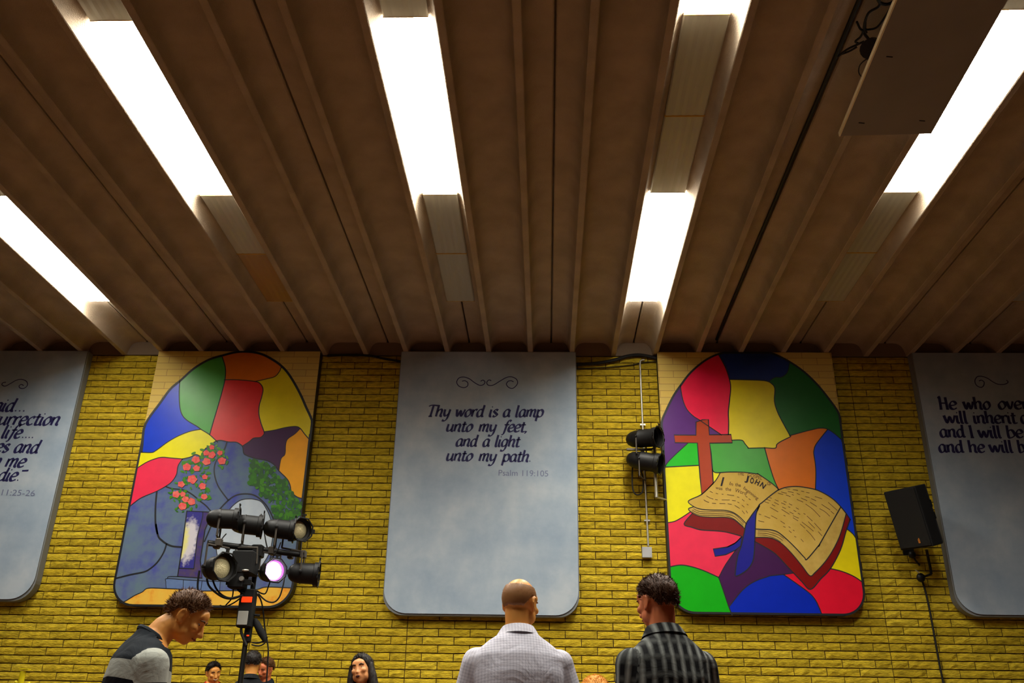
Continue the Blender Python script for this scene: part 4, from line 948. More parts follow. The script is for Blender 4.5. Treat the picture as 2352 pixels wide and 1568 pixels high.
# bracket and cable below the speaker
r = thing('speaker_bracket', 'black arm and plug hanging under the wall speaker', 'bracket', at_y(2113, 1330, WF - 0.06)); inv = V(r.location)
mb = MB(); A = lambda x, y, Y=11.90: at_y(x, y, Y) - inv
mb.tube([A(2128, 1262, 11.8), A(2136, 1300), A(2139, 1318)], 0.018, 8); mb.tube([A(2139, 1318), A(2116, 1326)], 0.014, 8)
mb.build('arm', M['black_metal'], r, smooth=True)
MB().ellipsoid(A(2115, 1326), (0.055, 0.045, 0.06), nu=12, nv=8).build('socket', M['black_metal'], r, smooth=True)
MB().ellipsoid(A(2095, 1273, 11.85), (0.05, 0.04, 0.05), nu=12, nv=8).build('knob', M['black_metal'], r, smooth=True)
MB().tube([A(2095, 1273, 11.86), A(2104, 1288), A(2113, 1298)], 0.012, 6).build('lead', M['cable'], r, smooth=True)
MB().tube([A(2102, 1308, 11.86), A(2112, 1316, 11.86)], 0.008, 8).build('metal_pin', M['steel'], r, smooth=True)
tube_thing('cable', 'black cable running down the bricks below the wall speaker', 'cable', pts_y([(2117, 1330), (2124, 1352), (2131, 1380), (2139, 1420), (2147, 1465), (2157, 1520), (2168, 1575), (2182, 1650)], WF - 0.012), 0.013)

# ================================================================== under the ceiling
zc = SLAB_Z - 0.02
tube_thing('ceiling_cable', 'long black cable clipped along a ceiling joint, right of the lit strips', 'cable', [V((2.445, y, zc + 0.004 * ((i % 2) * 2 - 1))) for i, y in enumerate([11.8, 10.9, 10.0, 9.1, 8.2, 7.3, 6.4, 5.5, 4.6, 3.7])], 0.020, sub=3)
bz = 5.9
A0, A1 = at_z(1930, 312, bz), at_z(2060, 0, bz)
B0, B1 = at_z(2139, 307, bz), at_z(2294, 36, bz)
da, db = (A1 - A0), (B1 - B0)
r = thing('ceiling_board', 'flat brown board hung below the ceiling beside the right lamp row', 'board', (A0 + B0) / 2); inv = V(r.location)
Lb = 2.9
ca, cb_ = A0 + da.normalized() * Lb, B0 + db.normalized() * Lb
th = 0.03
q = [A0, B0, cb_, ca]
vs = [p - inv for p in q] + [p - inv + V((0, 0, th)) for p in q]
fs = [(0, 1, 2, 3), (7, 6, 5, 4), (0, 4, 5, 1), (1, 5, 6, 2), (2, 6, 7, 3), (3, 7, 4, 0)]
mesh_obj('panel', vs, fs, M['board'], r)
u = (ca - A0).normalized(); sd = V((-abs(u.y), u.x if u.x < 0 else -u.x, 0))
side = V((u.y, -u.x, 0)); side = side if side.x < 0 else -side
tr = MB(); e0, e1 = A0 - inv, ca - inv; k = side * 0.012
tr.add([e0 + V((0, 0, -0.006)), e1 + V((0, 0, -0.006)), e1 + k + V((0, 0, -0.006)), e0 + k + V((0, 0, -0.006)), e0 + V((0, 0, th + .006)), e1 + V((0, 0, th + .006)), e1 + k + V((0, 0, th + .006)), e0 + k + V((0, 0, th + .006))],
       [(0, 1, 2, 3), (7, 6, 5, 4), (0, 4, 5, 1), (1, 5, 6, 2), (2, 6, 7, 3), (3, 7, 4, 0)])
tr.build('lit_edge_strip', M['board_edge_lit'], r, label='board edge with the lamplight painted in pale')  # strip added along the edge, its pale colour standing for lamplight
for (px, py) in ((2043, 130), (1979, 282), (2118, 277)):
    p = at_z(px, py, bz) - inv; rot = Matrix.Rotation(radians(8), 3, 'Z')
    MB().box(p + V((0, 0, -0.002)), (0.05, 0.008, 0.004), rot).build('screw_slot', M['black_matte'], r)
for p in (A0.lerp(cb_, 0.18), A0.lerp(cb_, 0.82)):
    MB().tube([p - inv + V((0, 0, th)), V((p.x, p.y, SLAB_Z)) - inv], 0.006, 6).build('hanger_rod', M['steel'], r)
# black spotlight and cables above the board's edge
sz = 6.16
r = thing('ceiling_spotlight', 'small black lamp tangled in cables above the hanging board', 'spotlight', at_z(2003, 100, sz)); inv = V(r.location)
MB().lathe([(0, 0.02), (0.01, 0.055), (0.05, 0.07), (0.16, 0.07), (0.165, 0.078), (0.18, 0.078)], (0.03, 0.05, 0.03), (-0.35, -0.45, -0.6), 16).build('housing', M['black_metal'], r, smooth=True)
mb = MB(); mb.tube([V((0, 0, 0)), V((-0.02, 0.05, 0.14)), V((0, 0.05, SLAB_Z - sz))], 0.012, 8); mb.build('hanger', M['grey_yoke'], r)
MB().tube([V((0.02, 0.02, 0)), V((0.03, 0.14, -0.02)), V((0.05, 0.2, -0.03))], [0.02, 0.028, 0.015], 8).build('stem', M['grey_yoke'], r, smooth=True)
def zc_(pts, z): return [at_z(x, y, z) for x, y in pts]
tube_thing('cable', 'black cable from the ceiling lamp to the long ceiling cable', 'cable', zc_([(1985, 95), (1968, 103), (1945, 114), (1925, 130)], 6.3), 0.009)
tube_thing('cable', 'second black cable crossing beside the ceiling lamp', 'cable', zc_([(1968, 108), (1950, 118), (1928, 126)], 6.32), 0.008)
tube_thing('cable', 'black looped cable above the ceiling lamp', 'cable', zc_([(1990, 75), (1985, 60), (1995, 30), (2020, 12), (2015, -20), (2035, -40)], 6.25), 0.010)
tube_thing('cable', 'black cable arcing at the top edge over the hanging board', 'cable', zc_([(2012, -10), (2020, 5), (2035, 10), (2050, 5), (2058, -6)], 6.25), 0.012)
tube_thing('cable', 'black kinked cable left of the ceiling lamp', 'cable', zc_([(1968, 50), (1975, 65), (1982, 72), (1976, 85), (1965, 95), (1972, 100)], 6.28), 0.009)
tube_thing('cable', 'thin cable crossing above the ceiling lamp', 'cable', zc_([(2052, 5), (2035, 35), (2015, 62), (1995, 68), (1983, 66)], 6.3), 0.008)
tube_thing('cable', 'pale thin wire loop below the ceiling lamp', 'cable', zc_([(2004, 132), (1990, 136), (1975, 150), (1973, 168), (1985, 182)], 6.1), 0.005)

# ================================================================== the lighting tree
TY = 8.0
def Q(px, py, Y=TY): return at_y(px, py, Y)
top = Q(590, 1262); bl, brr = Q(477, 1246, 7.72), Q(694, 1271, 8.22)
tz = top.z; bl.z = brr.z = tz; top = bl.lerp(brr, 0.52); top.z = tz
r = thing('lighting_stand', 'tall black lighting stand with a crossbar full of stage lights', 'lighting stand', (top.x, top.y, 0)); inv = V(r.location)
MB().tube([top - inv, V((0, 0, 1.35))], 0.022, 12).build('pole', M['black_metal'], r, smooth=True)
MB().tube([V((0, 0, 1.45)), V((0, 0, 0.10))], 0.030, 12).build('lower_pole', M['black_metal'], r, smooth=True)
MB().tube([bl - inv, brr - inv], 0.026, 12).build('crossbar', M['black_metal'], r, smooth=True)
MB().box(top - inv + V((0, 0, -0.02)), (0.10, 0.10, 0.11), bev=0.01).build('bar_clamp', M['black_metal'], r)
MB().lathe([(-0.05, 0.042), (0.05, 0.042)], (0, 0, 1.42), (0, 0, 1), 14).build('collar', M['black_metal'], r, smooth=True)
for k in range(3):
    a = 2 * pi * k / 3 + 0.4
    MB().tube([V((0, 0, 0.75)), V((0.62 * cos(a), 0.62 * sin(a), 0.03))], 0.016, 8).build('leg', M['black_metal'], r, smooth=True)
    MB().tube([V((0, 0, 0.25)), V((0.34 * cos(a), 0.34 * sin(a), 0.33))], 0.01, 6).build('brace', M['black_metal'], r)
    MB().ellipsoid(V((0.62 * cos(a), 0.62 * sin(a), 0.025)), (0.03, 0.03, 0.025), nu=10, nv=6).build('rubber_foot', M['black_matte'], r)
# cans above and below the bar
cr, cl = 0.086, 0.27
def can_at(px, py, Y, d, label, lit=None, up=True, r_=cr, L_=cl):
    p = at_y(px, py, Y)
    t = par_can('stage_light', label, p, d, r_, L_, 'stage light', lit=lit, group='stage lights on the lighting stand', yoke_up=up, flare=1.16)
    # clamp from the yoke to the bar
    s = -1 if up else 1
    e = MB(); zb = tz - p.z; z0 = s * r_ * 1.95
    e.tube([V((0, 0, z0)), V((0, 0, zb))], 0.012, 6); e.box(V((0, 0, zb)), (0.05, 0.06, 0.07), bev=0.008)
    e.build('clamp', M['grey_yoke'], t)
    return t
can_at(507, 1191, 7.80, (0.97, 0.22, 0.02), 'black stage light above the crossbar, leftmost of the upper row')
can_at(562, 1204, 7.93, (0.95, 0.28, -0.04), 'black stage light above the crossbar, second of the upper row')
can_at(636, 1214, 8.08, (0.96, 0.24, -0.05), 'black stage light above the crossbar, third of the upper row')
can_at(674, 1219, 8.24, (0.70, -0.66, -0.05), 'stage light with a tan dimpled lamp, rightmost above the crossbar', r_=0.088)
can_at(494, 1305, 7.70, (0.80, -0.58, 0.0), 'stage light with a tan dimpled lamp, leftmost below the crossbar', up=False, r_=0.098, L_=0.25)
can_at(617, 1313, 8.04, (0.66, -0.74, -0.02), 'lit stage light glowing white below the crossbar', lit=True, up=False, r_=0.085, L_=0.24)
can_at(692, 1316, 8.20, (0.98, 0.16, -0.03), 'dark stage light pointing right, rightmost below the crossbar', up=False, r_=0.092, L_=0.27)
# effect light: a dark box hanging at the middle of the bar
p = at_y(562, 1302, 7.86)
r2 = thing('effect_light', 'boxy black effect light hanging under the middle of the crossbar', 'stage light', p)
MB().box((0, 0, 0.03), (0.185, 0.20, 0.20), bev=0.012).build('housing', M['black_matte'], r2)
MB().box((-0.035, -0.02, -0.12), (0.13, 0.15, 0.14), bev=0.01).build('lower_housing', M['black_matte'], r2)
MB().box((-0.01, -0.07, -0.14), (0.22, 0.02, 0.05), bev=0.004).build('base_plate', M['black_metal'], r2)
y = MB(); y.tube([V((-0.10, 0, 0.03)), V((-0.10, 0, 0.17)), V((0.09, 0, 0.17)), V((0.10, 0, 0.03))], 0.010, 6); y.build('yoke', M['grey_yoke'], r2)
MB().ellipsoid((0.045, -0.09, -0.045), (0.035, 0.03, 0.012), nu=12, nv=6).build('lens_ring', M['steel'], r2, smooth=True)
MB().lathe([(0, 0.022), (0.02, 0.02)], (0.02, -0.09, -0.115), (0, -1, 0), 12).build('knob', M['steel'], r2, smooth=True)
MB().tube([V((0, 0, 0.17)), V((0.02, 0.05, tz - p.z))], 0.012, 6).build('clamp', M['grey_yoke'], r2)
# dimmer pack strapped to the pole
M['orange_lit'] = mat('orange-red display', (0.5, 0.03, 0.0), 0.4, emit=(1.0, 0.055, 0.008), estr=0.95)
M['grey_label'] = mat('grey label plate', (0.42, 0.42, 0.38), 0.6)
p = at_y(567, 1397, 7.90)
r3 = thing('dimmer_pack', 'black dimmer pack with glowing orange-red display and grey label plate', 'control box', p)
MB().box((0, 0, 0), (0.125, 0.10, 0.32), bev=0.01).build('box_body', M['black_matte'], r3)
MB().box((0.006, -0.053, 0.068), (0.092, 0.006, 0.048), bev=0.003).build('display', M['orange_lit'], r3)
MB().box((-0.008, -0.054, -0.085), (0.088, 0.006, 0.115), bev=0.003).build('label_plate', M['grey_label'], r3)
MB().tube(spline([V((-0.05, 0, 0.15)), V((-0.03, -0.01, 0.20)), V((0, -0.01, 0.215)), V((0.03, -0.01, 0.20)), V((0.045, 0, 0.15))], 5), 0.011, 8).build('handle', M['black_metal'], r3, smooth=True)
MB().tube([V((0.06, 0.02, -0.05)), V((0.10, 0.06, -0.05))], 0.012, 8).build('strap', M['black_matte'], r3)
# plugs and adapters below
p = at_y(571, 1452, 7.93)
r4 = thing('power_adapter', 'black power adapter with a small red light on the stand', 'adapter', p)
MB().box((0, 0, 0), (0.05, 0.05, 0.17), bev=0.012).build('body', M['black_matte'], r4)
M['red_dot'] = mat('red indicator', (0.6, 0.02, 0), 0.4, emit=(1, 0.06, 0.01), estr=1.2)
MB().box((0.006, -0.028, -0.028), (0.02, 0.008, 0.01)).build('indicator', M['red_dot'], r4)
r5 = thing('cable_plug', 'black ribbed plug hanging at an angle right of the pole', 'plug', at_y(597, 1446, 7.93))
MB().tube([V((-0.055, 0, 0.09)), V((-0.035, 0, 0.05)), V((0.02, 0, -0.03)), V((0.055, 0, -0.09))], [0.014, 0.030, 0.032, 0.016], 10).build('body', M['black_matte'], r5, smooth=True)
# cables
def cab(pts, label, Y=7.85, r=0.0075, m='cable'): return tube_thing('cable', label, 'cable', [at_y(a, b, c[0] if c else Y) for a, b, *c in pts], r, m)
cab([(458, 1310), (455, 1330), (454, 1350), (457, 1368)], 'black cable hanging from the back of the left lower stage light', 7.75, 0.009)
cab([(475, 1328), (480, 1345), (495, 1360), (515, 1372), (535, 1374), (556, 1367)], 'black cable drooping from the left lower stage light to the dimmer pack', 7.78, 0.009)
cab([(488, 1330), (496, 1350), (510, 1366), (530, 1373), (558, 1366)], 'second black cable drooping from the left lower stage light to the dimmer pack', 7.8, 0.008)
cab([(541, 1345), (548, 1355), (560, 1363)], 'short black cable from the effect light to the dimmer pack', 7.85, 0.010)
cab([(536, 1350), (533, 1372), (520, 1388), (516, 1392)], 'thin dark cable hanging below the effect light', 7.85, 0.006)
cab([(556, 1370), (537, 1384), (518, 1392), (505, 1390)], 'dark cable trailing left from the dimmer pack', 7.84, 0.006)
cab([(590, 1358), (602, 1372), (615, 1381), (630, 1382), (642, 1370), (650, 1345), (653, 1328)], 'long cable loop hanging right of the dimmer pack', 7.95, 0.0065)
cab([(590, 1356), (600, 1362), (610, 1362), (617, 1345), (622, 1330)], 'short cable loop right of the dimmer pack', 7.96, 0.006)
cab([(588, 1362), (598, 1375), (604, 1400), (608, 1440), (612, 1462), (616, 1490), (615, 1520), (612, 1568)], 'black cable hanging down behind the right side of the pole', 8.1, 0.007)
cab([(580, 1475), (592, 1476), (604, 1472), (613, 1463)], 'cable looping from the adapter to the ribbed plug', 7.93, 0.007)
cab([(578, 1480), (595, 1483), (608, 1476), (614, 1462)], 'lower cable loop between adapter and ribbed plug', 7.91, 0.006)
cab([(556, 1432), (554, 1450), (561, 1470), (566, 1482)], 'black cable down the left side of the pole below the dimmer pack', 7.88, 0.012)
cab([(562, 1485), (558, 1510), (553, 1545), (550, 1575), (548, 1600)], 'black cable following the left side of the lower pole', 7.86, 0.010)
cab([(600, 1180), (610, 1240), (615, 1262)], 'short cable behind the third upper stage light', 8.2, 0.006)
cab([(520, 1225), (510, 1238), (513, 1250)], 'pale wire twist above the bar at left', 7.75, 0.005)
cab([(645, 1245), (635, 1268), (612, 1295)], 'thin cable slanting down below the bar at right', 8.05, 0.006)
MB_ = thing('cable_tie', 'pale knot of tape on the pole above the dimmer pack', 'tape', at_y(586, 1359, 7.93))
MB().ellipsoid((0, 0, 0), (0.018, 0.02, 0.014), nu=10, nv=6).build('knot', M['grey_label'], MB_, smooth=True)
MB().tube([V((0.0, 0, 0)), V((0.03, 0, -0.012))], 0.006, 6).build('tail', M['grey_label'], MB_)

# yellow post at the lower left
p = at_y(58, 1535, 7.0)
M['yellow_paint'] = mat('bright yellow paint', (0.72, 0.60, 0.004), 0.5)
r = thing('yellow_post', 'bright yellow post with two small prongs at the lower left corner', 'post', (p.x, p.y, 0))
h = p.z
MB().tube([V((-0.012, 0, 0.02)), V((-0.010, 0, h - 0.02))], 0.021, 12).build('post', M['yellow_paint'], r, smooth=True)
MB().box((0, 0, h - 0.004), (0.066, 0.05, 0.008)).build('top_plate', M['yellow_paint'], r)
for s in (-1, 1):
    MB().tube(spline([V((s * 0.012 - .01, 0, h - 0.145)), V((s * 0.03, 0, h - 0.115)), V((s * (0.055 if s < 0 else 0.062), 0, h - (0.088 if s < 0 else 0.098)))], 5), [0.012] * 5 + [0.010] * 5 + [0.006], 8).build('prong', M['yellow_paint'], r, smooth=True)
MB().lathe([(0, 0.16), (0.015, 0.16), (0.03, 0.05)], (0, 0, 0), (0, 0, 1), 24).build('base', M['yellow_paint'], r, smooth=True)

# ================================================================== people
def voxel(name, mb, size, mats, parent, smooth_iter=4, smooth_f=0.5, post=None, classify=None, label=None):
    """one continuous surface from overlapping solids"""
    me = bpy.data.meshes.new(name); me.from_pydata([tuple(v) for v in mb.v], [], mb.f); me.update()
    bm = bmesh.new(); bm.from_mesh(me); bmesh.ops.recalc_face_normals(bm, faces=bm.faces); bm.to_mesh(me); bm.free()
    t = bpy.data.objects.new('t', me); col.objects.link(t)
    m = t.modifiers.new('r', 'REMESH'); m.mode = 'VOXEL'; m.voxel_size = size; m.use_smooth_shade = True
    if smooth_iter:
        s = t.modifiers.new('s', 'SMOOTH'); s.factor = smooth_f; s.iterations = smooth_iter
    dg = bpy.context.evaluated_depsgraph_get()
    out = bpy.data.meshes.new_from_object(t.evaluated_get(dg))
    bpy.data.objects.remove(t); bpy.data.meshes.remove(me)
    out.name = name
    out.materials.clear()
    for q in (mats if isinstance(mats, (list, tuple)) else [mats]): out.materials.append(q)
    if post:
        for v in out.vertices: v.co = post(v.co)
    if classify:
        for p in out.polygons: p.material_index = classify(p.center)
    out.polygons.foreach_set('use_smooth', [True] * len(out.polygons))
    o = bpy.data.objects.new(name, out); col.objects.link(o); o.parent = parent
    if label: o['label'] = label
    return o

def ring(c, ax, ay, rx, ry, n=16, sq=2.3):
    out = []
    for k in range(n):
        a = 2 * pi * k / n; ca, sa = cos(a), sin(a)
        out.append(c + ax * rx * math.copysign(abs(ca) ** (2 / sq), ca) + ay * ry * math.copysign(abs(sa) ** (2 / sq), sa))
    return out
def limb(mb, pts, rs, n=12):
    """tapered limb with rounded joints"""
    P = [V(p) for p in pts]
    for i in range(len(P) - 1):
        a, b = P[i], P[i + 1]; L = (b - a).length; k = max(2, int(L / 0.04))
        mb.tube([a.lerp(b, j / k) for j in range(k + 1)], [rs[i] + (rs[i + 1] - rs[i]) * j / k for j in range(k + 1)], n)
    for p, q in zip(P, rs): mb.ellipsoid(p, (q, q, q), nu=12, nv=8)

def skin(name, c, c2):
    m = bpy.data.materials.new(name); m.use_nodes = True; nt = m.node_tree; b = nt.nodes['Principled BSDF']
    b.inputs['Roughness'].default_value = 0.45; b.inputs['Specular IOR Level'].default_value = 0.4
    b.inputs['Subsurface Weight'].default_value = 0.08; b.inputs['Subsurface Radius'].default_value = (0.02, 0.008, 0.004); b.inputs['Subsurface Scale'].default_value = 0.3
    tc = N(nt, 'ShaderNodeTexCoord'); n = N(nt, 'ShaderNodeTexNoise'); n.inputs['Scale'].default_value = 12
    nt.links.new(tc.outputs['Object'], n.inputs['Vector'])
    mx = N(nt, 'ShaderNodeMix', data_type='RGBA'); mx.inputs[6].default_value = (*c, 1); mx.inputs[7].default_value = (*c2, 1)
    nt.links.new(n.outputs['Fac'], mx.inputs[0]); nt.links.new(mx.outputs[2], b.inputs['Base Color'])
    return m
M['skin'] = skin('skin', (0.84, 0.40, 0.095), (0.78, 0.30, 0.065)); M['skin_red'] = skin('ruddy skin', (0.66, 0.21, 0.08), (0.60, 0.15, 0.055))
M['skin_fair'] = skin('fair skin', (0.85, 0.42, 0.17), (0.78, 0.30, 0.11))
M['lips'] = mat('lips', (0.30, 0.05, 0.035), 0.4); M['mouth_dark'] = mat('open mouth', (0.05, 0.008, 0.006), 0.5); M['teeth'] = mat('teeth', (0.7, 0.62, 0.5), 0.3)
M['eye_white'] = mat('eye white', (0.6, 0.55, 0.5), 0.25); M['iris'] = mat('dark iris', (0.03, 0.02, 0.012), 0.2)
def hair_mat(name, c1, c2):
    m = mat(name, c1, 0.55, spec=0.35); nt = m.node_tree; b = nt.nodes['Principled BSDF']
    tc = N(nt, 'ShaderNodeTexCoord'); n = N(nt, 'ShaderNodeTexNoise'); n.inputs['Scale'].default_value = 60; n.inputs['Detail'].default_value = 3
    mp = N(nt, 'ShaderNodeMapping'); mp.inputs['Scale'].default_value = (1, 1, 0.25); nt.links.new(tc.outputs['Object'], mp.inputs[0]); nt.links.new(mp.outputs[0], n.inputs['Vector'])
    mx = N(nt, 'ShaderNodeMix', data_type='RGBA'); mx.inputs[6].default_value = (*c1, 1); mx.inputs[7].default_value = (*c2, 1)
    nt.links.new(n.outputs['Fac'], mx.inputs[0]); nt.links.new(mx.outputs[2], b.inputs['Base Color'])
    bp = N(nt, 'ShaderNodeBump'); bp.inputs['Strength'].default_value = 0.8; bp.inputs['Distance'].default_value = 0.01; nt.links.new(n.outputs['Fac'], bp.inputs['Height']); nt.links.new(bp.outputs[0], b.inputs['Normal'])
    return m
M['hair_brown'] = hair_mat('brown hair', (0.07, 0.027, 0.008), (0.20, 0.085, 0.026)); M['hair_dark'] = hair_mat('dark brown hair', (0.035, 0.013, 0.006), (0.11, 0.045, 0.018))
M['hair_black'] = hair_mat('black hair', (0.008, 0.005, 0.004), (0.02, 0.012, 0.008)); M['hair_blond'] = hair_mat('orange blond hair', (0.65, 0.22, 0.02), (0.80, 0.38, 0.05))
M['stubble'] = skin('shaded stubble hair', (0.36, 0.17, 0.06), (0.26, 0.11, 0.035))  # cropped hair, its brown also carrying shade on the head's sides and back
M['denim'] = mat('dark denim', (0.02, 0.025, 0.05), 0.85, bump=0.3, bscale=300); M['leather'] = mat('dark leather', (0.02, 0.014, 0.01), 0.5)

def cloth(name, kind, c):
    """kinds: plain, check, plaid, stripe; patterns follow the 'pat' attribute (u round the body, v along it, w part)"""
    m = bpy.data.materials.new(name); m.use_nodes = True; nt = m.node_tree; b = nt.nodes['Principled BSDF']
    b.inputs['Roughness'].default_value = 0.85; b.inputs['Specular IOR Level'].default_value = 0.15
    tc = N(nt, 'ShaderNodeTexCoord'); n = N(nt, 'ShaderNodeTexNoise'); n.inputs['Scale'].default_value = 7; n.inputs['Detail'].default_value = 5; n.inputs['Distortion'].default_value = 0.8
    nt.links.new(tc.outputs['Object'], n.inputs['Vector'])
    bp = N(nt, 'ShaderNodeBump'); bp.inputs['Strength'].default_value = 0.45; bp.inputs['Distance'].default_value = 0.03; nt.links.new(n.outputs['Fac'], bp.inputs['Height']); nt.links.new(bp.outputs[0], b.inputs['Normal'])
    if kind == 'plain': b.inputs['Base Color'].default_value = (*c, 1); return m
    at = N(nt, 'ShaderNodeAttribute', attribute_name='pat'); sp = N(nt, 'ShaderNodeSeparateXYZ'); nt.links.new(at.outputs['Vector'], sp.inputs[0])
    def line(sock, freq, width, soft=0.08):
        a = N(nt, 'ShaderNodeMath', operation='MULTIPLY', i1=freq); nt.links.new(sock, a.inputs[0])
        f = N(nt, 'ShaderNodeMath', operation='FRACT'); nt.links.new(a.outputs[0], f.inputs[0])
        s = N(nt, 'ShaderNodeMath', operation='SUBTRACT', i1=0.5); nt.links.new(f.outputs[0], s.inputs[0])
        ab = N(nt, 'ShaderNodeMath', operation='ABSOLUTE'); nt.links.new(s.outputs[0], ab.inputs[0])
        r = N(nt, 'ShaderNodeMapRange', i1=width - soft, i2=width + soft, i3=1.0, i4=0.0); nt.links.new(ab.outputs[0], r.inputs[0]); return r.outputs[0]
    if kind == 'check':
        l1 = line(sp.outputs[0], 75, 0.2); l2 = line(sp.outputs[1], 75, 0.2)
        ad = N(nt, 'ShaderNodeMath', operation='ADD'); nt.links.new(l1, ad.inputs[0]); nt.links.new(l2, ad.inputs[1])
        ml = N(nt, 'ShaderNodeMath', operation='MULTIPLY', i1=0.27); nt.links.new(ad.outputs[0], ml.inputs[0])
        mx = N(nt, 'ShaderNodeMix', data_type='RGBA'); mx.inputs[6].default_value = (*c[0], 1); mx.inputs[7].default_value = (*c[1], 1)
        nt.links.new(ml.outputs[0], mx.inputs[0]); nt.links.new(mx.outputs[2], b.inputs['Base Color']); return m
    if kind == 'plaid':
        l1 = line(sp.outputs[0], 24, 0.17, 0.16); l2 = line(sp.outputs[1], 14, 0.12, 0.12)
        m2 = N(nt, 'ShaderNodeMath', operation='MULTIPLY', i1=0.16); nt.links.new(l2, m2.inputs[0])
        nz = N(nt, 'ShaderNodeTexNoise'); nz.inputs['Scale'].default_value = 9; nt.links.new(tc.outputs['Object'], nz.inputs['Vector'])
        mm = N(nt, 'ShaderNodeMath', operation='MULTIPLY'); nt.links.new(l1, mm.inputs[0]); nt.links.new(nz.outputs['Fac'], mm.inputs[1])
        ad = N(nt, 'ShaderNodeMath', operation='MAXIMUM'); nt.links.new(mm.outputs[0], ad.inputs[0]); nt.links.new(m2.outputs[0], ad.inputs[1])
        mx = N(nt, 'ShaderNodeMix', data_type='RGBA'); mx.inputs[6].default_value = (*c[0], 1); mx.inputs[7].default_value = (*c[1], 1)
        nt.links.new(ad.outputs[0], mx.inputs[0]); nt.links.new(mx.outputs[2], b.inputs['Base Color']); return m
    if kind == 'stripe':   # bands by v
        cr = N(nt, 'ShaderNodeValToRGB'); cr.color_ramp.interpolation = 'CONSTANT'; nt.links.new(sp.outputs[1], cr.inputs[0])
        els = cr.color_ramp.elements
        for i, (pos, cc) in enumerate(c):
            e = els[i] if i < 2 else els.new(pos)
            e.position = pos; e.color = (*cc, 1)
        nt.links.new(cr.outputs[0], b.inputs['Base Color']); return m

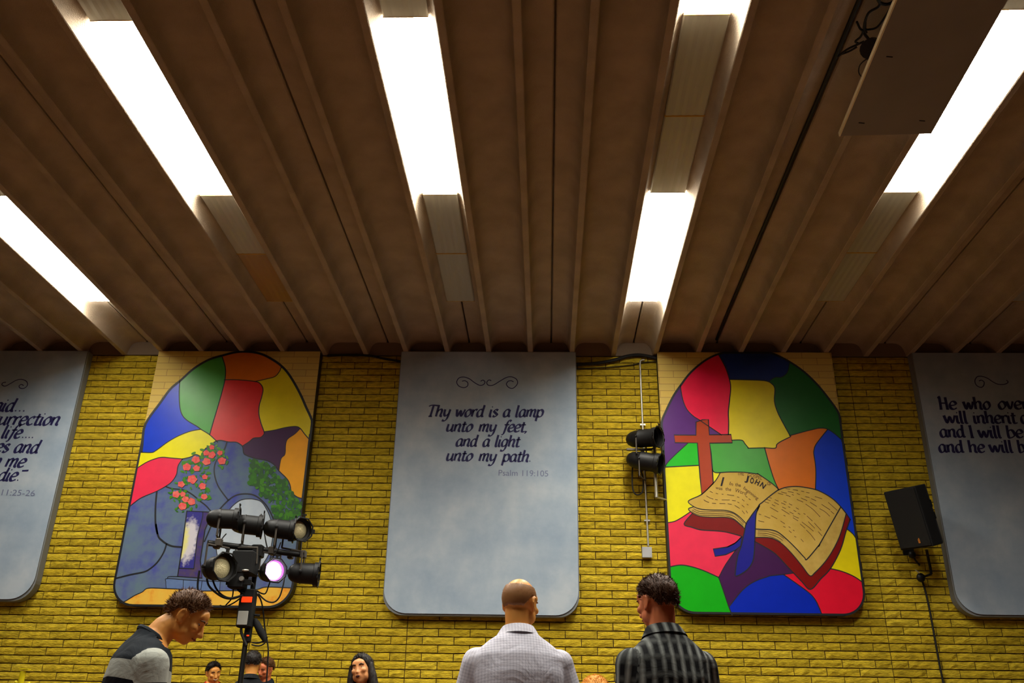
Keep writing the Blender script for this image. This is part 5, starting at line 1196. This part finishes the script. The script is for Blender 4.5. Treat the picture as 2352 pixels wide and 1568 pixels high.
def person(label, x, y, top_z, ground, face, lean=0.0, head_dir=None, hair='short', hair_m='hair_brown', skin_m='skin', shirt=None, arms=None, sex='m', vox=0.008, neck_fwd=0.0,
           hunch=0.0, beard=None, mouth=None, side=0.0, scale=None, collar=True, shirt_name='shirt', width=1.0, neckline=0.0, head=1.0, neck_len=0.055):
    """x, y: where the head stands over the floor; face: direction the body faces (radians, 0 = +x); head_dir: (yaw, pitch, roll) of the head"""
    fw = V((cos(face), sin(face), 0)); rt = V((sin(face), -cos(face), 0)); up = V((0, 0, 1))
    Hs = (top_z - ground) / max(cos(lean * .9), .6)
    Hs = scale if scale else Hs
    k = Hs / 1.75
    # spine joints in world, worked down from the head
    hy, hp, hr = head_dir if head_dir else (face, 0, 0)
    hf = V((cos(hy) * cos(hp), sin(hy) * cos(hp), sin(hp))); hr_ = V((sin(hy), -cos(hy), 0)); hu = hr_.cross(hf).normalized()
    if hr: q = Matrix.Rotation(hr, 3, hf); hr_ = q @ hr_; hu = q @ hu
    hs = head * (0.93 + 0.07 * k)
    headc = V((x, y, top_z)) - up * 0.118 * hs          # centre of the skull box
    sp_dir = (up * cos(lean) + fw * sin(lean))
    neck = headc - hu * 0.085 * hs - hf * 0.015 - (sp_dir * (1 - neck_fwd) + fw * neck_fwd).normalized() * neck_len
    chest_dir = (up * cos(lean + hunch) + fw * sin(lean + hunch)).normalized()
    shb = neck - chest_dir * 0.085 * k                     # shoulder line
    mid = shb - (up * cos(lean + hunch * .5) + fw * sin(lean + hunch * .5)) * 0.24 * k
    hip = mid - (up * cos(lean * .8) + fw * sin(lean * .8)) * 0.25 * k
    leg = max(hip.z - ground, 0.5)
    sw = (0.195 if sex == 'm' else 0.165) * k * width
    base = V((hip.x, hip.y, ground))
    root = thing('person', label, 'person', base); inv = V(root.location)
    B = MB()
    # head
    def H(xr, yf, zu): return headc + hr_ * xr * hs + hf * yf * hs + hu * zu * hs
    rot = Matrix((hr_, hf, hu)).transposed()
    def E(c, r): B.ellipsoid(H(*c), [q * hs for q in r], rot, nu=18, nv=12)
    E((0, -0.012, 0.025), (0.076, 0.093, 0.092)); E((0, 0.012, 0.0), (0.070, 0.080, 0.085)); jf = 1.0 if sex == 'm' else 0.88; E((0, 0.030, -0.050), (0.055 * jf, 0.060, 0.062)); E((0, 0.055, -0.085), (0.028 * jf, 0.028, 0.026))
    E((0, 0.072, 0.040), (0.055, 0.022, 0.035)); E((0, 0.082, 0.022), (0.050, 0.014 if sex == 'm' else 0.010, 0.010))
    for s in (-1, 1):
        E((s * 0.040, 0.068, -0.018), (0.022, 0.024, 0.020)); E((s * 0.045, 0.02, -0.055), (0.022, 0.045, 0.035))
        # ear: rim and lobe
        e = H(s * 0.078, -0.008, -0.005)
        for j in range(9):
            a = -pi * 0.45 + pi * 1.25 * j / 8
            B.ellipsoid(H(s * (0.078 + 0.010 * sin(pi * j / 8)), -0.008 - 0.017 * cos(a - pi * .5) * -1 * (-1), -0.004 + 0.030 * sin(a)) if False else H(s * (0.080 + 0.006 * sin(pi * j / 8)), -0.004 - 0.019 * cos(a), -0.002 + 0.029 * sin(a)), [0.0065 * hs] * 3, nu=8, nv=6)
        B.ellipsoid(H(s * 0.079, -0.004, -0.004), (0.006, 0.014, 0.024), rot, nu=8, nv=6); B.ellipsoid(H(s * 0.078, 0.004, -0.030), (0.006, 0.010, 0.010), rot, nu=8, nv=6)
    nq = 0 if sex == 'm' else -0.008
    limb(B, [H(0, 0.088, 0.012), H(0, 0.104 + nq, -0.018), H(0, 0.112 + nq, -0.034)], [0.008, 0.010, 0.0125] if sex == 'm' else [0.007, 0.008, 0.010], 10)
    for s in (-1, 1): E((s * 0.012, 0.098 + nq, -0.036), (0.009, 0.012, 0.008))
    E((0, 0.088, -0.058), (0.026, 0.014, 0.007)); E((0, 0.086, -0.070), (0.022, 0.013, 0.007))
    # neck
    nr = (0.058 if sex == 'm' else 0.047) * (0.9 + .1 * k)
    nax = ((headc - neck).normalized() * 0.5 + chest_dir * 0.5).normalized(); nfw = (fw - nax * fw.dot(nax)).normalized()
    limb(B, [headc - hu * 0.04 * hs - hf * 0.025 * hs, neck.lerp(headc, .3) - hf * .008, neck - chest_dir * 0.03], [nr, nr * 0.98, nr * 1.12], 16)
    # torso
    def torso(mb, g, drop=1.0, shx=1.0):
        rings = []
        d_ = fw
        spec = [(neck + chest_dir * 0.012, nr * 1.0, nr * 1.0), (neck.lerp(shb, .22), sw * .42, nr * 1.14), (neck.lerp(shb, .55), sw * .63, 0.080 * k), (shb, sw * .84, 0.094 * k), (shb - chest_dir * 0.04 * k, sw * .95, 0.108 * k),
                (shb.lerp(mid, .5), sw * .93, 0.122 * k), (mid, sw * .83, 0.112 * k), (mid.lerp(hip, .5), sw * (.80 if sex == 'm' else .74), 0.108 * k), (hip, sw * .88, 0.115 * k), (hip - up * 0.09 * k, sw * .85, 0.108 * k)]
        for c, rx, ry in spec:
            rings.append(ring(c - d_ * 0.012, rt, (chest_dir.cross(rt) * -1 if False else (rt.cross(chest_dir) if rt.cross(chest_dir).dot(fw) > 0 else -rt.cross(chest_dir))), (rx + g) * shx, ry + g, 20, 2.35))
        mb.loft(rings)
    torso(B, 0.0)
    # arms
    arms = arms or {}
    segs = []
    def arm(mb, s, g, upto=3):
        sj = shb + rt * s * (sw * 0.90) - chest_dir * 0.052 * k
        e = arms.get(s) or [(0.06, -0.05, -0.29), (0.05, 0.08, -0.24)]
        el = sj + rt * s * e[0][0] * k + fw * e[0][1] * k + up * e[0][2] * k
        wr = el + rt * s * e[1][0] * k * -0.4 + fw * e[1][1] * k + up * e[1][2] * k
        limb(mb, [sj, sj.lerp(el, .5), el, el.lerp(wr, .4), wr], [0.056 * k + g, 0.050 * k + g, 0.042 * k + g, 0.040 * k + g, 0.029 * k + g * .9], 14)
        return sj, el, wr
    for s in (-1, 1):
        sj, el, wr = arm(B, s, 0); segs.append((sj, el, wr))
        d = (wr - el).normalized(); pn = fw if abs(d.dot(fw)) < .8 else up
        sdv = d.cross(pn).normalized(); pn = sdv.cross(d).normalized()
        pc = wr + d * 0.05 * k
        B.ellipsoid(pc, (0.040 * k, 0.016 * k, 0.050 * k), Matrix((pn, sdv, d)).transposed(), nu=12, nv=8)
        for j, (o_, L) in enumerate([(-0.028, 0.070), (-0.010, 0.080), (0.009, 0.076), (0.027, 0.060)]):
            b0 = pc + pn * o_ * k + d * 0.030 * k; b1 = b0 + (d * 0.9 - sdv * s * 0.25).normalized() * L * .5 * k; b2 = b1 + (d * .6 - sdv * s * 0.8).normalized() * L * .5 * k
            limb(B, [b0, b1, b2], [0.0095 * k, 0.0088 * k, 0.0075 * k], 8)
        t0 = pc + pn * -0.02 * k - d * 0.02 * k; limb(B, [t0, t0 - pn * 0.030 * k + d * 0.02 * k, t0 - pn * 0.035 * k + d * 0.052 * k], [0.014 * k, 0.011 * k, 0.009 * k], 8)
    # legs
    legs = []
    for s in (-1, 1):
        hj = hip + rt * s * 0.09 * k - up * 0.04 * k; kn = V((hj.x, hj.y, ground + leg * 0.52)) + rt * s * 0.015 + fw * 0.02; an = V((hj.x, hj.y, ground + 0.09)) + rt * s * 0.02 - fw * 0.02
        legs.append((hj, kn, an))
        limb(B, [hj, kn, kn.lerp(an, .35), an], [0.082 * k, 0.056 * k, 0.054 * k, 0.036 * k], 14)
        B.ellipsoid(an + fw * 0.07 - up * 0.05, (0.045, 0.12, 0.035), Matrix((rt, fw, up)).transposed())
    B.v = [v - inv for v in B.v]
    voxel('body', B, vox, M[skin_m], root, 3, 0.5)
    # eyes, brows, mouth
    for s in (-1, 1):
        MB().ellipsoid(H(s * 0.031, 0.071, 0.004) - inv, [0.0125 * hs] * 3, nu=12, nv=8).build('eye', M['eye_white'], root, smooth=True)
        MB().ellipsoid(H(s * 0.031, 0.0795, 0.003) - inv, [0.0062 * hs, 0.005 * hs, 0.0062 * hs], rot, nu=10, nv=6).build('pupil', M['iris'], root, smooth=True)
        MB().tube([H(s * 0.014, 0.094, 0.024) - inv, H(s * 0.032, 0.093, 0.029) - inv, H(s * 0.050, 0.080, 0.023) - inv], [0.004, 0.0045, 0.003], 6).build('eyebrow', M[hair_m if hair != 'bald' else 'hair_brown'], root)
    if mouth == 'open':
        MB().ellipsoid(H(0, 0.094, -0.064) - inv, (0.017, 0.007, 0.011), rot, nu=14, nv=8).build('open_mouth', M['mouth_dark'], root, smooth=True)
    elif mouth == 'smile':
        MB().tube([H(-0.025, 0.088, -0.056) - inv, H(0, 0.101, -0.065) - inv, H(0.025, 0.088, -0.056) - inv], [0.003, 0.006, 0.003], 8).build('smile', M['teeth'], root)
        MB().tube([H(-0.025, 0.087, -0.060) - inv, H(0, 0.099, -0.073) - inv, H(0.025, 0.087, -0.060) - inv], [0.003, 0.005, 0.003], 8).build('lips', M['lips'], root)
    else:
        MB().tube([H(-0.022, 0.090, -0.063) - inv, H(0, 0.100, -0.064) - inv, H(0.022, 0.090, -0.063) - inv], [0.003, 0.0055, 0.003], 8).build('lips', M['lips'], root)
    if beard:
        b_ = MB()
        if 'moustache' in beard: b_.tube([H(-0.030, 0.088, -0.056) - inv, H(0, 0.106, -0.049) - inv, H(0.030, 0.088, -0.056) - inv], [0.005, 0.010, 0.005], 8)
        b_.build('moustache', M[hair_m], root, smooth=True)
    # hair
    rr_ = random.Random(int(abs(x) * 1000) + 7)
    def scalp(th, ph, g):   # th from the crown down, ph round from the front
        p = V((0.078 * sin(th) * sin(ph), 0.096 * sin(th) * cos(ph), 0.094 * cos(th))); p = p * (1 + g / 0.09)
        return H(p.x, p.y - 0.014, p.z + 0.024)
    def limit(ph):          # how far down the hair reaches at this angle
        a = abs(ph)
        if a < 0.85: return 0.84 + 0.30 * (a / 0.85)
        if a < 1.25: return 1.14 + (a - .85) / .40 * 0.55
        if a < 1.75: return 1.50 + 0.06 * (a - 1.25)
        return min(1.56 + (a - 1.75) / .5 * 0.60, 2.12)
    def cap(name, g, m, th0=0.0, wob=0.25, lim=limit, nj=40, ni=14, tag_=None):
        vs = []; fs = []
        for i in range(ni + 1):
            for j in range(nj):
                ph = -pi + 2 * pi * j / nj; L = lim(ph) * (1 + 0.07 * noise.noise(V((sin(ph) * 5, cos(ph) * 5, x))))
                th = th0 + (L - th0) * i / ni
                n = noise.noise(V((sin(th) * sin(ph), sin(th) * cos(ph), cos(th))) * 7 + V((x, y, 0)))
                gg = g * (1 + wob * n) * (1 if i < ni else 0.25) * (min(1, 0.35 + 1.6 * (1 - i / ni)) if i > ni * .6 else 1)
                if i == ni: gg = -0.004
                vs.append(scalp(th, ph, gg) - inv)
        for i in range(ni):
            for j in range(nj):
                j2 = (j + 1) % nj
                fs.append((i * nj + j, (i + 1) * nj + j, (i + 1) * nj + j2, i * nj + j2))
        o = mesh_obj(name, vs, fs, M[m], root, smooth=True)
        return o
    def tufts(n, L, m, lim=limit, th0=0.0, g=0.010, dirn=None, w=0.0022, name='hair_strands'):
        vs = []; fs = []
        for q in range(n):
            ph = rr_.uniform(-pi, pi); u = rr_.random(); th = math.acos(max(-1, 1 - u * (1 - cos(lim(ph)))))
            if th < th0: continue
            b = scalp(th, ph, g); nrm = (b - headc - hu * 0.02).normalized()
            d = nrm * 0.55 + V([rr_.gauss(0, .33) for _ in range(3)])
            if dirn: d += (hr_ * dirn[0] + hf * dirn[1] + hu * dirn[2])
            d.normalize(); l = L * rr_.uniform(.5, 1.2)
            sd_ = d.cross(nrm); sd_ = sd_.normalized() if sd_.length > .01 else hr_
            i0 = len(vs); vs += [b - nrm * .004 + sd_ * w - inv, b - nrm * .004 - sd_ * w - inv, b + d * l + nrm * l * .1 - inv]; fs.append((i0, i0 + 1, i0 + 2))
        o = mesh_obj(name, vs, fs, M[m], root); o['kind'] = 'stuff'
    if hair == 'short':
        cap('hair', 0.012, hair_m); tufts(2600, 0.016, hair_m, g=0.009, dirn=(0, .15, -.1))
    elif hair == 'tousled':
        cap('hair', 0.015, hair_m, wob=0.5); tufts(3400, 0.014, hair_m, g=0.012, dirn=(-0.3, 0.2, 0.1), w=0.0024)
    elif hair == 'bald':
        cap('hair', 0.0022, 'stubble', th0=0.98, wob=0); tufts(1500, 0.005, 'stubble', th0=0.95, g=0.001, w=0.0012)  # stubble cap, partly painted shade below the bright crown
    elif hair == 'long':
        cap('hair', 0.017, hair_m, lim=lambda ph: 0.80 + 0.5 * (abs(ph) / .7) if abs(ph) < .7 else min(1.30 + (abs(ph) - .7) * 1.4, 2.2))
        hb = MB()
        for s in (-1, 1):
            limb(hb, [H(s * 0.078, 0.010, 0.03), H(s * 0.090, 0.004, -0.06), H(s * 0.098, -0.005, -0.15), H(s * 0.105, 0.0, -0.25), H(s * 0.095, 0.01, -0.36)], [0.026, 0.036, 0.040, 0.040, 0.022], 12)
        limb(hb, [H(0, -0.07, 0.0), H(0, -0.085, -0.12), H(0, -0.10, -0.24), H(0, -0.11, -0.36)], [0.075, 0.085, 0.088, 0.05], 16)
        hb.v = [v - inv for v in hb.v]; voxel('long_hair', hb, 0.010, M[hair_m], root, 2)
        tufts(1500, 0.022, hair_m, g=0.012, dirn=(0, -.2, -.6))
    # clothes
    S = MB(); torso(S, 0.016)
    for i, s in enumerate((-1, 1)): arm(S, s, 0.014)
    hem = hip - up * 0.12 * k
    S.loft([ring(hip, rt, fw, sw * .92 + .02, 0.125 * k + .015, 20), ring(hem, rt, fw, sw * .92 + .03, 0.125 * k + .02, 20)])
    S.v = [v - inv for v in S.v]
    seed = x * 3.1
    def folds(p):
        n = noise.noise(p * 6 + V((seed, 0, 0))) * 0.010 + noise.noise(V((p.x * 14, p.y * 14, p.z * 7)) + V((0, seed, 0))) * 0.004
        d = V((p.x - (shb - inv).x, p.y - (shb - inv).y, 0)); d = d.normalized() if d.length > .01 else V((0, 0, 1))
        return p + d * n
    so = voxel(shirt_name, S, max(vox, 0.008), shirt, root, 4, 0.5, post=folds)
    me = so.data
    # open neckline: drop what would cover the neck and the hands
    nk = neck - inv; cd = chest_dir
    bm = bmesh.new(); bm.from_mesh(me)
    kill = []
    for v in bm.verts:
        q = v.co - nk
        ax = q.dot(nax)
        rad = (q - nax * ax).length
        if ax > -0.012 + q.dot(nfw) * -0.25 - neckline * max(q.dot(fw), 0) * 4 and rad < 0.14: kill.append(v); continue
        for sj, el, wr in segs:
            w_ = wr - inv; d = (wr - el).normalized()
            if (v.co - w_).dot(d) > -0.005 and (v.co - w_).length < 0.12: kill.append(v); break
    bmesh.ops.delete(bm, geom=kill, context='VERTS')
    bm.to_mesh(me); bm.free()
    # pattern coordinates
    at = me.attributes.new('pat', 'FLOAT_VECTOR', 'POINT')
    vals = []
    for v in me.vertices:
        p = v.co + inv
        q = p - shb; vt = -q.dot(chest_dir); ut = q.dot(rt); best = None
        for s, (sj, el, wr) in zip((-1, 1), segs):
            if (p - sj).dot(rt) * s < -0.01 and vt < .12: continue
            for a, b, off in ((sj, el, 0), (el, wr, (el - sj).length)):
                t = max(0, min(1, (p - a).dot(b - a) / (b - a).length_squared)); dd = (p - (a + (b - a) * t)).length
                if dd < 0.075 * k + .02 and (best is None or dd < best[0]): best = (dd, off + t * (b - a).length, p - (a + (b - a) * t), b - a)
        inside = abs(ut) < sw * 0.86 if vt < .1 else abs(ut) < sw * .95
        if best and not inside:
            dv = best[3].normalized(); e1 = dv.cross(fw).normalized(); ang = atan2(best[2].dot(e1), best[2].dot(fw))
            vals += [ang * 0.055, 0.118 + best[1] * 1.0, 1.0]
        else: vals += [ut, 0.06 + max(vt, -0.06), 0.0]
    at.data.foreach_set('vector', vals)
    if collar:
        c = MB(); rows = []
        for i, (h_, g_) in enumerate(((-0.028, 0.026), (0.0, 0.017), (0.020, 0.010), (0.024, 0.013), (0.004, 0.026), (-0.022, 0.040))):
            row = []
            for j in range(24):
                a = 2 * pi * j / 24; fr = cos(a)   # fr>0 towards the front
                dr = (nfw * cos(a) + rt * sin(a))
                row.append(neck + nax * (h_ - 0.030 * max(fr, 0) + .002) + dr * (nr * 1.06 + g_) - fw * 0.008 - inv)
            rows.append(row)
        c.loft(rows, cap=False)
        o = c.build('collar', shirt, root, smooth=True)
        a2 = o.data.attributes.new('pat', 'FLOAT_VECTOR', 'POINT'); vv = []
        for v in o.data.vertices: q = v.co + inv - shb; vv += [q.dot(rt) * 1.0, 0.0, 0]
        a2.data.foreach_set('vector', vv)
    else:
        c = MB(); pts = []
        for j in range(25):
            a = 2 * pi * j / 24
            pts.append(neck + nax * (-0.016 - 0.020 * max(cos(a), 0)) + (nfw * cos(a) + rt * sin(a)) * (nr * 1.27) - inv)
        c.tube(pts, 0.014, 8); o = c.build('neck_band', shirt, root, smooth=True)
        a2 = o.data.attributes.new('pat', 'FLOAT_VECTOR', 'POINT'); a2.data.foreach_set('vector', [0, 0.02, 0] * len(o.data.vertices))
    T = MB()
    for hj, kn, an in legs: limb(T, [hj, kn, an + up * 0.0], [0.098 * k, 0.076 * k, 0.064 * k], 14)
    T.loft([ring(hip + up * 0.02, rt, fw, sw * .86 + .01, 0.118 * k + .008, 20), ring(hip - up * 0.14 * k, rt, fw, sw * .88 + .01, 0.12 * k + .01, 20)])
    T.v = [v - inv for v in T.v]; voxel('trousers', T, 0.014, M['denim'], root, 3)
    for hj, kn, an in legs:
        sh = MB(); sh.ellipsoid(V((an.x, an.y, ground + 0.05)) + fw * 0.075 - inv, (0.053, 0.150, 0.050), Matrix((rt, fw, up)).transposed()); sh.box(V((an.x, an.y, ground + 0.012)) + fw * 0.075 - inv, (0.095, 0.27, 0.024), Matrix((rt, fw, up)).transposed(), bev=0.008)
        sh.build('shoe', M['leather'], root, smooth=True)
    return root

D_ = radians
sh_white = cloth('white checked cotton', 'check', ((0.70, 0.68, 0.76), (0.30, 0.29, 0.38)))
sh_plaid = cloth('black plaid cotton', 'plaid', ((0.006, 0.006, 0.007), (0.42, 0.44, 0.41)))
nav, gry, blk = (0.018, 0.022, 0.028), (0.42, 0.43, 0.38), (0.008, 0.008, 0.012)
sh_band = cloth('banded jersey', 'stripe', [(0.0, nav), (0.112, gry), (0.185, blk), (0.36, gry), (0.48, blk)])
sh_red = cloth('red cotton', 'plain', (0.55, 0.02, 0.015)); sh_dark = cloth('dark wool', 'plain', (0.010, 0.011, 0.013)); sh_navy = cloth('navy cotton', 'plain', (0.012, 0.018, 0.026)); sh_grey = cloth('grey cotton', 'plain', (0.05, 0.04, 0.035))

q = at_y(432, 1360, 4.1)
person('young man bending forward in a banded navy, grey and black jersey', q.x + 0.012, q.y, q.z, 0.0, D_(34), lean=D_(0), hunch=D_(12), head=0.92, neck_len=0.07, head_dir=(D_(8), D_(-30), 0), hair='short', hair_m='hair_brown', skin_m='skin', shirt=sh_band, vox=0.006, neck_fwd=0.75, scale=1.78, collar=False,
       arms={-1: [(0.03, 0.05, -0.29), (0.0, 0.16, -0.20)], 1: [(0.0, 0.02, -0.29), (0.0, 0.16, -0.20)]})
q = at_y(1196, 1330, 4.3)
person('bald man seen from behind in a white finely checked shirt', q.x, q.y, q.z, 0.0, D_(97), head_dir=(D_(62), D_(-6), 0), head=0.97, hair='bald', skin_m='skin', shirt=sh_white, vox=0.006, lean=D_(6), hunch=D_(8), width=1.05,
       arms={-1: [(0.07, 0.04, -0.29), (0.05, 0.18, -0.14)], 1: [(0.10, 0.04, -0.28), (0.05, 0.18, -0.14)]})
q = at_y(1506, 1327, 4.1)
person('dark-haired man seen from behind in a black and grey plaid shirt', q.x, q.y, q.z, 0.0, D_(104), head_dir=(D_(128), D_(-8), 0), head=0.93, hair='tousled', hair_m='hair_dark', skin_m='skin_red', shirt=sh_plaid, vox=0.006, lean=D_(4), hunch=D_(6), width=0.9,
       arms={-1: [(0.03, 0.03, -0.29), (0.05, 0.14, -0.18)], 1: [(0.03, 0.03, -0.29), (0.05, 0.14, -0.18)]})
q = at_y(494, 1521, 11.2)
person('smiling dark-haired man in a red shirt standing against the brick wall', q.x, q.y, q.z, 0.25, D_(-70), head_dir=(D_(-52), D_(-12), D_(8)), hair='short', hair_m='hair_black', skin_m='skin', shirt=sh_red, vox=0.009, mouth='smile', collar=False, neck_len=0.012, width=1.08)
q = at_y(583, 1497, 9.5)
person('dark-haired man in a dark jacket seen from behind beside the stand', q.x, q.y, q.z, 0.25, D_(105), head_dir=(D_(110), D_(-12), 0), hair='short', hair_m='hair_black', skin_m='skin', shirt=sh_dark, vox=0.010, width=1.1, shirt_name='jacket', lean=D_(6))
q = at_y(613, 1511, 10.9)
person('man with a moustache looking down behind the dark-jacketed man', q.x, q.y, q.z, 0.25, D_(-105), head_dir=(D_(-112), D_(-18), D_(-8)), hair='short', hair_m='hair_brown', skin_m='skin_red', shirt=sh_navy, vox=0.009, beard='moustache')
q = at_y(834, 1503, 7.6)
person('woman with long dark hair, mouth open, in front of the brick wall', q.x, q.y, q.z, 0.0, D_(-100), head_dir=(D_(-102), D_(6), D_(10)), hair='long', hair_m='hair_black', skin_m='skin_fair', shirt=sh_grey, vox=0.008, sex='f', mouth='open', collar=False)
q = at_y(1368, 1557, 5.5)
person('blond person barely showing at the lower edge between the two men', q.x, q.y, q.z, 0.0, D_(80), head_dir=(D_(80), 0, 0), hair='tousled', hair_m='hair_blond', skin_m='skin_fair', shirt=sh_grey, vox=0.010, sex='f', collar=False)
